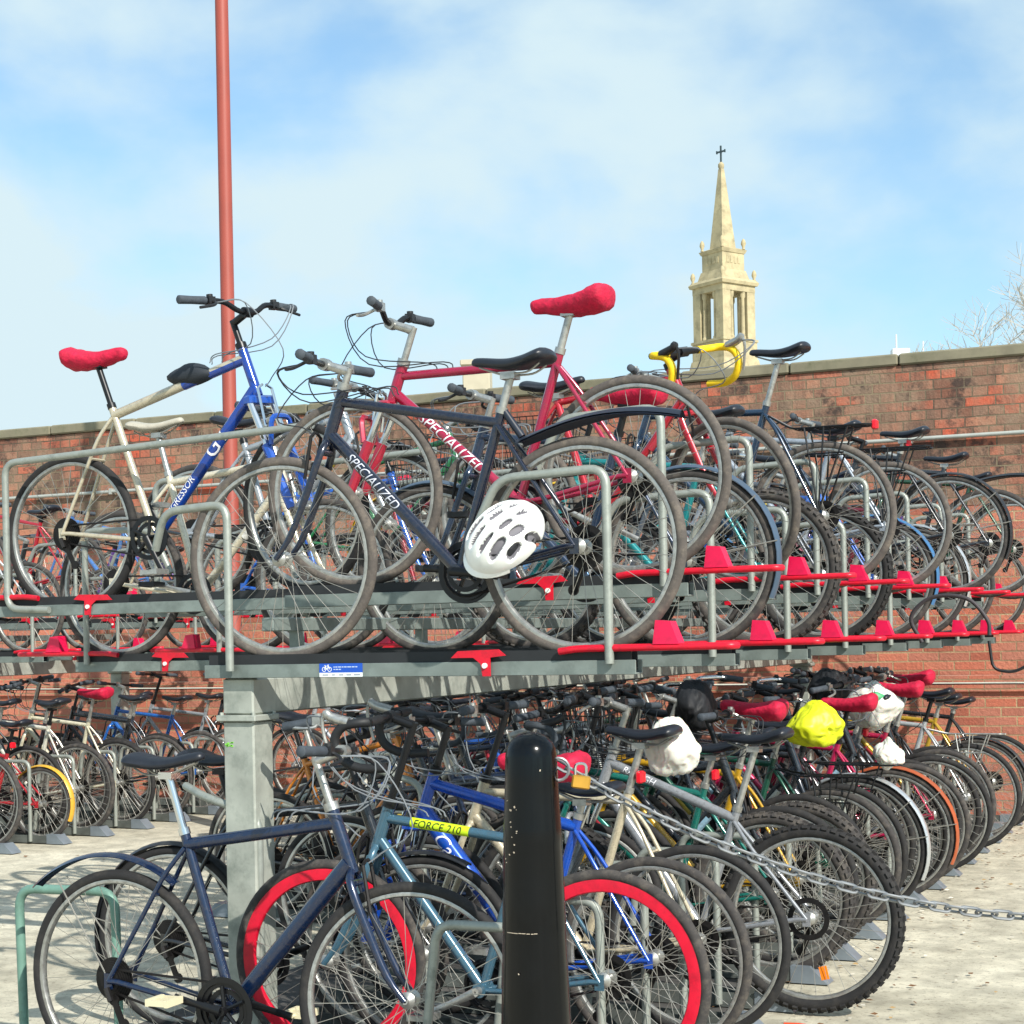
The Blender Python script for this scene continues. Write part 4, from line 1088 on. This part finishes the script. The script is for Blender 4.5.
def brick_mat(name, lower):
    m = bpy.data.materials.new(name); m.use_nodes = True; nt = m.node_tree; N = nt.nodes; L = nt.links; b = N['Principled BSDF']
    tc = N.new('ShaderNodeTexCoord'); sp = N.new('ShaderNodeSeparateXYZ'); cb = N.new('ShaderNodeCombineXYZ')
    L.new(tc.outputs['Object'], sp.inputs[0]); L.new(sp.outputs[0], cb.inputs[0]); L.new(sp.outputs[2], cb.inputs[1])
    # a little waviness of the courses
    wn = N.new('ShaderNodeTexNoise'); wn.inputs['Scale'].default_value = 2.5; L.new(cb.outputs[0], wn.inputs['Vector'])
    wa = N.new('ShaderNodeVectorMath'); wa.operation = 'MULTIPLY_ADD'; wa.inputs[1].default_value = (.012, .012, 0); L.new(wn.outputs['Color'], wa.inputs[0]); L.new(cb.outputs[0], wa.inputs[2])
    br = N.new('ShaderNodeTexBrick'); L.new(wa.outputs[0], br.inputs['Vector'])
    br.inputs['Scale'].default_value = 1; br.inputs['Brick Width'].default_value = .232; br.inputs['Row Height'].default_value = .076 if not lower else .07
    br.inputs['Mortar Size'].default_value = .006; br.inputs['Mortar Smooth'].default_value = .25; br.inputs['Bias'].default_value = 0
    br.inputs['Color1'].default_value = (0, 0, 0, 1); br.inputs['Color2'].default_value = (1, 1, 1, 1); br.inputs['Mortar'].default_value = (.5, .5, .5, 1)
    br.squash = .5 if not lower else 1; br.squash_frequency = 2
    ramp = N.new('ShaderNodeValToRGB'); cr = ramp.color_ramp
    cols = ['#7a4f3f', '#b0614a', '#9c6a55', '#c4583c', '#86604f', '#b5765c'] if not lower else ['#a85b47', '#c36d55', '#bd735e', '#cb7960', '#b26c59', '#bc7460']
    cr.interpolation = 'CONSTANT'
    cr.elements[0].color = (*lin(cols[0]), 1); cr.elements[1].position = .17; cr.elements[1].color = (*lin(cols[1]), 1)
    for i in range(2, 6): e = cr.elements.new(i/6); e.color = (*lin(cols[i]), 1)
    L.new(br.outputs['Color'], ramp.inputs[0])
    def no(s, d, r=.6):
        n = N.new('ShaderNodeTexNoise'); n.inputs['Scale'].default_value = s; n.inputs['Detail'].default_value = d; n.inputs['Roughness'].default_value = r
        L.new(tc.outputs['Object'], n.inputs['Vector']); return n
    st = no(1.6, 8, .7); r1 = N.new('ShaderNodeMapRange'); r1.inputs[1].default_value = .40; r1.inputs[2].default_value = .60; r1.inputs[3].default_value = .05; r1.inputs[4].default_value = .78 if not lower else .2
    L.new(st.outputs['Fac'], r1.inputs[0])
    m1 = N.new('ShaderNodeMix'); m1.data_type = 'RGBA'; L.new(r1.outputs[0], m1.inputs[0]); L.new(ramp.outputs[0], m1.inputs[6]); m1.inputs[7].default_value = (*lin('#8d7a66'), 1)
    s2 = no(3.1, 7, .75); r2 = N.new('ShaderNodeMapRange'); r2.inputs[1].default_value = .51; r2.inputs[2].default_value = .60; r2.inputs[3].default_value = 0; r2.inputs[4].default_value = .85 if not lower else .1
    L.new(s2.outputs['Fac'], r2.inputs[0])
    m2 = N.new('ShaderNodeMix'); m2.data_type = 'RGBA'; L.new(r2.outputs[0], m2.inputs[0]); L.new(m1.outputs[2], m2.inputs[6]); m2.inputs[7].default_value = (*lin('#3a322e'), 1)
    mpn = N.new('ShaderNodeMapping'); mpn.inputs['Scale'].default_value = (2.2, 1, .35); L.new(tc.outputs['Object'], mpn.inputs['Vector'])
    sn = N.new('ShaderNodeTexNoise'); sn.inputs['Scale'].default_value = 2; sn.inputs['Detail'].default_value = 7; sn.inputs['Roughness'].default_value = .7; L.new(mpn.outputs[0], sn.inputs['Vector'])
    rs = N.new('ShaderNodeMapRange'); rs.inputs[1].default_value = .5; rs.inputs[2].default_value = .72; rs.inputs[3].default_value = 0; rs.inputs[4].default_value = .75 if not lower else .35; L.new(sn.outputs['Fac'], rs.inputs[0])
    ms = N.new('ShaderNodeMix'); ms.data_type = 'RGBA'; L.new(rs.outputs[0], ms.inputs[0]); L.new(m2.outputs[2], ms.inputs[6]); ms.inputs[7].default_value = (*lin('#4a3c34' if not lower else '#8a6a58'), 1)
    m2 = ms
    f = no(40, 4, .7); r3 = N.new('ShaderNodeMapRange'); r3.inputs[3].default_value = .7; r3.inputs[4].default_value = 1.25; L.new(f.outputs['Fac'], r3.inputs[0])
    m3 = N.new('ShaderNodeMix'); m3.data_type = 'RGBA'; m3.blend_type = 'MULTIPLY'; m3.inputs[0].default_value = 1; L.new(m2.outputs[2], m3.inputs[6]); L.new(r3.outputs[0], m3.inputs[7])
    m4 = N.new('ShaderNodeMix'); m4.data_type = 'RGBA'; L.new(br.outputs['Fac'], m4.inputs[0]); L.new(m3.outputs[2], m4.inputs[6])
    mo = N.new('ShaderNodeMix'); mo.data_type = 'RGBA'; mr_ = N.new('ShaderNodeMapRange'); mr_.inputs[1].default_value = .42; mr_.inputs[2].default_value = .6; L.new(st.outputs['Fac'], mr_.inputs[0]); L.new(mr_.outputs[0], mo.inputs[0])
    mo.inputs[6].default_value = (*lin('#5a4d40' if not lower else '#b59c78'), 1); mo.inputs[7].default_value = (*lin('#85775f' if not lower else '#8c6f56'), 1); L.new(mo.outputs[2], m4.inputs[7])
    L.new(m4.outputs[2], b.inputs['Base Color']); b.inputs['Roughness'].default_value = .9
    iv = N.new('ShaderNodeMath'); iv.operation = 'MULTIPLY_ADD'; iv.inputs[1].default_value = -1; L.new(br.outputs['Fac'], iv.inputs[0])
    L.new(f.outputs['Fac'], iv.inputs[2])
    bp = N.new('ShaderNodeBump'); bp.inputs['Strength'].default_value = .7; bp.inputs['Distance'].default_value = .012; L.new(iv.outputs[0], bp.inputs['Height']); L.new(bp.outputs[0], b.inputs['Normal'])
    return m
YW = 13.2
wall = empty('brick_wall', (-6, YW, 0)); tag(wall, 'long weathered red brick boundary wall with stone coping behind the racks', 'wall')
W = Matrix.Translation((6, -YW, 0))
BU = brick_mat('old_brick', False); BLo = brick_mat('red_brick', True)
b = MB(); b.box((-6, YW+.2, 3.17), (30, .4, .59)); b.box((-6, YW+.2, 2.62), (30, .4, .509)); put('brickwork', b.mesh('brickwork', BU, 0), wall, W)
b = MB(); b.box((-6, YW+.205, 1.72), (30, .4, 1.29)); put('lower_brickwork', b.mesh('lower_brickwork', BLo, 0), wall, W)
b = MB(); b.box((-6, YW+.17, .5), (30, .44, 1.0)); 
for (z, dpt) in ((.98, .03), (1.05, .015)): b.box((-6, YW-.05+.0*dpt, z), (30, .03+dpt, .05))
put('plinth', b.mesh('plinth', brick_mat('brown_brick', True), 0), wall, W)
STONE = mat('coping_stone', '#807a66', .9, 0, .25, 6, .3, '#454a33', .7, 3.)
b = MB(); x = -21; rr = random.Random(5)
while x < 9:
    L_ = rr.uniform(.85, 1.0); b.cbox((x+L_/2, YW+.2+rr.uniform(-.004, .004), 3.515+rr.uniform(-.003, .003)), (L_-.008, .46, .09), .012); x += L_
put('coping', b.mesh('coping', STONE, 20), wall, W)
b = MB(); b.tube([(-21, YW-.04, 2.885), (-12, YW-.042, 2.88), (-3, YW-.04, 2.89), (9, YW-.04, 2.885)], .016, 10)
x = -20.5
while x < 9: b.box((x, YW-.03, 2.885), (.03, .06, .055)); x += 1.5
o = put('pipe', b.mesh('pipe', mat('grey_pipe', '#a9aca6', .5, .2, .12, 8))); tag(o, 'thin grey conduit pipe running along the brick wall', 'pipe')
# reddish lamp column
pole = empty('lamp_post', (-7.25, 11.02, 0)); tag(pole, 'tall terracotta red painted lamp column rising behind the handlebars', 'lamp post')
RP = mat('terracotta_paint', '#98463a', .5, 0, .08, 3)
b = MB(); b.lathe_z([(.09, 0), (.09, 1.1), (.056, 1.2), (.052, 4.5), (.049, 7.6), (.0, 7.62)], 24); put('column', b.mesh('column', RP), pole)
b = MB(); b.tube(bent([(0, 0, 7.5), (0, 0, 7.9), (.7, -.3, 8.05)], .3, 6), .03, 10); put('arm', b.mesh('arm', RP), pole)
b = MB(); b.cbox((.95, -.4, 8.03), (.6, .24, .12), .04); put('lantern', b.mesh('lantern', mat('grey_lantern', '#8d9093', .4)), pole)

# ---- church spire
ch_c = rgt*(.1285*170)+fwd*170
church = empty('church_spire', M=Matrix.Translation(ch_c) @ Matrix.Rotation(R(-30), 4, 'Z')); tag(church, 'pale stone church steeple with open belfry and thin obelisk spire topped by a cross', 'church spire')
ST = mat('pale_stone', '#b3a684', .85, 0, .16, .9, 0, '#6e664f', .55, 1.1); STD = mat('dark_finial', '#2e4046', .6)
def sq(b, z0, z1, w0, w1=None):
    w1 = w0 if w1 is None else w1; n0 = len(b.v)
    for (z, w) in ((z0, w0), (z1, w1)):
        for (x, y) in ((-1, -1), (1, -1), (1, 1), (-1, 1)): b.v.append(Vector((x*w/2, y*w/2, z)))
    b.face(n0+3, n0+2, n0+1, n0); b.face(n0+4, n0+5, n0+6, n0+7)
    for k in range(4): b.face(n0+k, n0+(k+1) % 4, n0+4+(k+1) % 4, n0+4+k)
b = MB()
sq(b, 0, 26.5, 6.4); sq(b, 26.5, 27.2, 6.8); sq(b, 27.2, 28.4, 5.2, 4.7); sq(b, 28.4, 30.1, 4.55); sq(b, 30.1, 30.35, 4.75)
put('tower', b.mesh('tower', ST, 0), church)
b = MB()
for sx_ in (-1, 1):
    for sy in (-1, 1):
        b.box((sx_*1.65, sy*1.65, 32.7), (1.05, 1.05, 4.7))
for k in range(4):
    Mz = Matrix.Rotation(k*PI/2, 3, 'Z')
    for xx in (-.78, .78):
        n0 = len(b.v); b.lathe_z([(.3, 30.35), (.3, 30.6), (.23, 30.7), (.2, 34.4), (.3, 34.6), (.3, 35.05)], 12, (0, 0, 0))
        for v in b.v[n0:]:
            q = Mz @ (Vector((v.x+xx, v.y-1.85, v.z))); v.x, v.y, v.z = q
        b.box(Mz @ Vector((xx*1.0, -1.5, 32.7)), (.42, .42, 4.69), Mz)
put('belfry_column', b.mesh('belfry_column', ST, 30), church)
b = MB(); sq(b, 35.05, 35.7, 4.4); sq(b, 35.7, 36.0, 4.8, 5.0); sq(b, 36.0, 36.3, 5.0, 4.5); sq(b, 36.3, 37.3, 3.7, 3.15); sq(b, 37.3, 39.0, 2.95); sq(b, 39.0, 39.35, 3.1, 3.4); sq(b, 39.35, 39.55, 3.3, 2.4)
for k in range(4):
    Mz = Matrix.Rotation(k*PI/2, 3, 'Z')
    for xx in (-.75, -.25, .25, .75): b.box(Mz @ Vector((xx, -1.49, 38.3)), (.3, .06, .7), Mz)
put('cornice', b.mesh('cornice', ST, 0), church)
b = MB(); sq(b, 39.5, 47.6, 1.85, .42); n0 = len(b.v)
b.lathe_z([(.0, 47.5), (.22, 47.6), (.32, 47.85), (.3, 48.1), (.12, 48.3), (0, 48.35)], 12)
put('spire', b.mesh('spire', ST, 30), church)
b = MB()
b.box((0, 0, 49.1), (.14, .14, 1.7)); Mc = Matrix.Rotation(R(10), 3, 'Z'); b.box((0, 0, 49.35), (.95, .12, .16), Mc)
for xx in (-.5, .5): b.box(Mc @ Vector((xx, 0, 49.35)), (.1, .14, .3), Mc)
put('cross', b.mesh('cross', STD, 0), church)
URN = None
for (w, z) in ((2.15, 36.3), (1.45, 39.5)):
    for sx_ in (-1, 1):
        for sy in (-1, 1):
            if URN is None:
                b = MB(); b.lathe_z([(.0, -.1), (.18, -.05), (.12, .15), (.26, .5), (.2, .8), (.08, 1.0), (0, .95)], 10); URN = b.mesh('urn', ST, 40)
            put('urn', URN, church, Matrix.Translation((sx_*w, sy*w, z)))

# ---- buildings peeping over the wall
def building(name, px, Z, h, w, dp, label, colr, chimney=None, ant=False):
    c = rgt*((px-512)/1700*Z)+fwd*Z
    root = empty(name, M=Matrix.Translation(c) @ Matrix.Rotation(R(20), 4, 'Z')); tag(root, label, 'building')
    m = mat('render_wall', colr, .7, 0, .06, 1)
    b = MB(); b.cbox((0, 0, h/2-.3), (w, dp, h-.6), .02); put('wall', b.mesh('wall', m), root)
    b = MB(); b.cbox((0, 0, h-.15-.15), (w+.3, dp+.3, .3), .03); r_ = put('roof', b.mesh('roof', m), root)
    gl = mat('window_glass', '#2b3640', .15)
    for fl in range(int(h//3)):
        for k in range(max(2, int(w//2.4))):
            x = -w/2+1.2+k*(w-2.4)/max(1, int(w//2.4)-1)
            b = MB(); b.box((x, -dp/2-.01, 1.6+fl*3), (1.1, .06, 1.4)); b.cur = 1
            for xx in (-.6, .6): b.box((x+xx, -dp/2-.02, 1.6+fl*3), (.08, .1, 1.56))
            b.box((x, -dp/2-.02, 2.34+fl*3), (1.12, .1, .08)); b.box((x, -dp/2-.03, .86+fl*3), (1.12, .14, .08))
            put('window', b.mesh('window', [gl, WHITEP], 0), root)
    if chimney:
        b = MB(); b.cbox((chimney[0], 0, h+chimney[2]/2), (chimney[1], 1.2, chimney[2]), .03); b.cbox((chimney[0], 0, h+chimney[2]), (chimney[1]+.15, 1.35, .2), .03)
        put('chimney', b.mesh('chimney', mat('pale_brick_stack', '#b3ab96', .8, 0, .1, 2)), root)
    if ant:
        b = MB(); b.box((.2, 0, h+.35), (.9, .8, .7)); b.tube([(0, 0, h), (0, 0, h+1.5)], .05, 6); b.tube([(1.4, 0, h), (1.4, 0, h+1.1)], .04, 6); put('antenna', b.mesh('antenna', mat('roof_plant', '#c9ccce', .5)), r_)
building('office_building', 902, 90, 15.45, 1.8, 5, 'white flat roofed building top just showing above the wall at the right', '#d9dbd8', ant=True)
building('house', 470, 60, 9.3, 5, 6, 'pale building behind the wall with a square chimney stack showing between the bikes', '#a9a18f', chimney=(.45, .95, 1.7))

# ---- bare tree
def tree():
    Zt = 55; c = rgt*((1166-512)/1700*Zt)+fwd*Zt
    root = empty('bare_tree', c); tag(root, 'bare leafless tree at the right edge above the wall', 'tree')
    tr = random.Random(11); tw = MB(); lw_ = MB()
    def grow(p, d, L_, r, lv):
        n = 3; pts = [p]; dd = d.copy()
        for i in range(n):
            dd = (dd+Vector((tr.uniform(-.22, .22), tr.uniform(-.22, .22), tr.uniform(-.08, .16)))).normalized(); pts.append(pts[-1]+dd*(L_/n))
        (tw if lv < 2 else lw_).tube(pts, [r*(1-.3*i/n) for i in range(n+1)], 6 if lv < 2 else 3, cap=False)
        if lv >= 7: return
        k = 3 if lv < 4 else 4
        for i in range(k):
            a = tr.uniform(0, 2*PI); side = Vector((math.cos(a), math.sin(a), tr.uniform(-.1, .35)))
            grow(pts[-1] if i else pts[-2], (dd*.75+side*.75).normalized(), L_*tr.uniform(.62, .82), max(r*.6, .009), lv+1)
    grow(Vector((0, 0, 0)), Vector((0, 0, 1)), 4.3, .28, 0)
    bark = mat('bark', '#8a8170', .9, 0, .15, 3); twm = mat('twigs', '#b3b0a8', .9)
    put('trunk', tw.mesh('trunk', bark), root); put('crown', lw_.mesh('crown', twm), root)
tree()

# ------------------------------------------------------------------ sun, sky, camera
sund = Vector((1.25, -.9, 1.15)).normalized()
sl = bpy.data.lights.new('sun', 'SUN'); sl.energy = 5.0; sl.angle = R(.5); sl.color = (1, .95, .86)
so = bpy.data.objects.new('sun', sl); col.objects.link(so); so.rotation_euler = sund.to_track_quat('Z', 'Y').to_euler()
el = math.asin(sund.z); az = math.atan2(sund.x, sund.y)
wd = bpy.data.worlds.new('World'); sc.world = wd; wd.use_nodes = True
nt = wd.node_tree; N = nt.nodes; L = nt.links; bg = N['Background']; bg.inputs['Strength'].default_value = .078
sky = N.new('ShaderNodeTexSky'); sky.sky_type = 'NISHITA'; sky.sun_disc = False; sky.sun_elevation = el; sky.sun_rotation = az; sky.air_density = 1.0; sky.dust_density = .6; sky.ozone_density = 1.5
tc = N.new('ShaderNodeTexCoord')
mp = N.new('ShaderNodeMapping'); mp.inputs['Scale'].default_value = (1, 1, 1.7); mp.inputs['Location'].default_value = (3.2, 1.0, .4); L.new(tc.outputs['Generated'], mp.inputs['Vector'])
n1 = N.new('ShaderNodeTexNoise'); n1.inputs['Scale'].default_value = 6.5; n1.inputs['Detail'].default_value = 6; n1.inputs['Roughness'].default_value = .5; n1.inputs['Distortion'].default_value = .15; L.new(mp.outputs[0], n1.inputs['Vector'])
rp = N.new('ShaderNodeMapRange'); rp.interpolation_type = 'SMOOTHSTEP'; rp.inputs[1].default_value = .30; rp.inputs[2].default_value = .68; rp.inputs[3].default_value = .18; rp.inputs[4].default_value = .98
L.new(n1.outputs['Fac'], rp.inputs[0])
# thicker cloud towards the horizon
sz = N.new('ShaderNodeSeparateXYZ'); L.new(tc.outputs['Generated'], sz.inputs[0])
hz = N.new('ShaderNodeMapRange'); hz.inputs[1].default_value = 0; hz.inputs[2].default_value = .28; hz.inputs[3].default_value = .3; hz.inputs[4].default_value = 0; L.new(sz.outputs[2], hz.inputs[0])
ad = N.new('ShaderNodeMath'); ad.operation = 'ADD'; ad.use_clamp = True; L.new(rp.outputs[0], ad.inputs[0])
# a bright cloud bank low on the left
dt = N.new('ShaderNodeVectorMath'); dt.operation = 'DOT_PRODUCT'; L.new(tc.outputs['Generated'], dt.inputs[0]); dt.inputs[1].default_value = (fwd*.96-rgt*.30+Vector((0, 0, .06))).normalized()
db = N.new('ShaderNodeMapRange'); db.interpolation_type = 'SMOOTHSTEP'; db.inputs[1].default_value = .975; db.inputs[2].default_value = 1.0; db.inputs[3].default_value = 0; db.inputs[4].default_value = .6; L.new(dt.outputs['Value'], db.inputs[0])
a2 = N.new('ShaderNodeMath'); a2.operation = 'ADD'; L.new(hz.outputs[0], a2.inputs[0]); L.new(db.outputs[0], a2.inputs[1]); L.new(a2.outputs[0], ad.inputs[1])
sk = N.new('ShaderNodeMix'); sk.data_type = 'RGBA'; sk.blend_type = 'MULTIPLY'; sk.inputs[0].default_value = 1; L.new(sky.outputs[0], sk.inputs[6]); sk.inputs[7].default_value = (1.5, 2.0, 2.1, 1)
mx = N.new('ShaderNodeMix'); mx.data_type = 'RGBA'; mx.clamp_result = False; L.new(ad.outputs[0], mx.inputs[0]); L.new(sk.outputs[2], mx.inputs[6]); mx.inputs[7].default_value = (7.5, 9.3, 10.0, 1)
L.new(mx.outputs[2], bg.inputs['Color'])
cam = bpy.data.cameras.new('camera'); co = bpy.data.objects.new('camera', cam); col.objects.link(co)
F = 1700
cam.sensor_width = 36; cam.lens = F*36/1024; cam.shift_y = 123/1024; cam.clip_end = 2000; cam.clip_start = .05
co.matrix_world = Matrix.Translation((0, 0, 1.45)) @ Matrix.Rotation(R(24.06), 4, 'Z') @ Matrix.Rotation(R(90), 4, 'X') @ Matrix.Rotation(-.02, 4, 'Z')
sc.camera = co
sc.view_settings.view_transform = 'Standard'; sc.view_settings.look = 'None'; sc.view_settings.exposure = .28; sc.view_settings.gamma = 1
sc.cycles.max_bounces = 6

for o_ in col.objects:
    if o_.get('label') and len(o_['label'].split()) > 16: print('LONG', o_['label'])
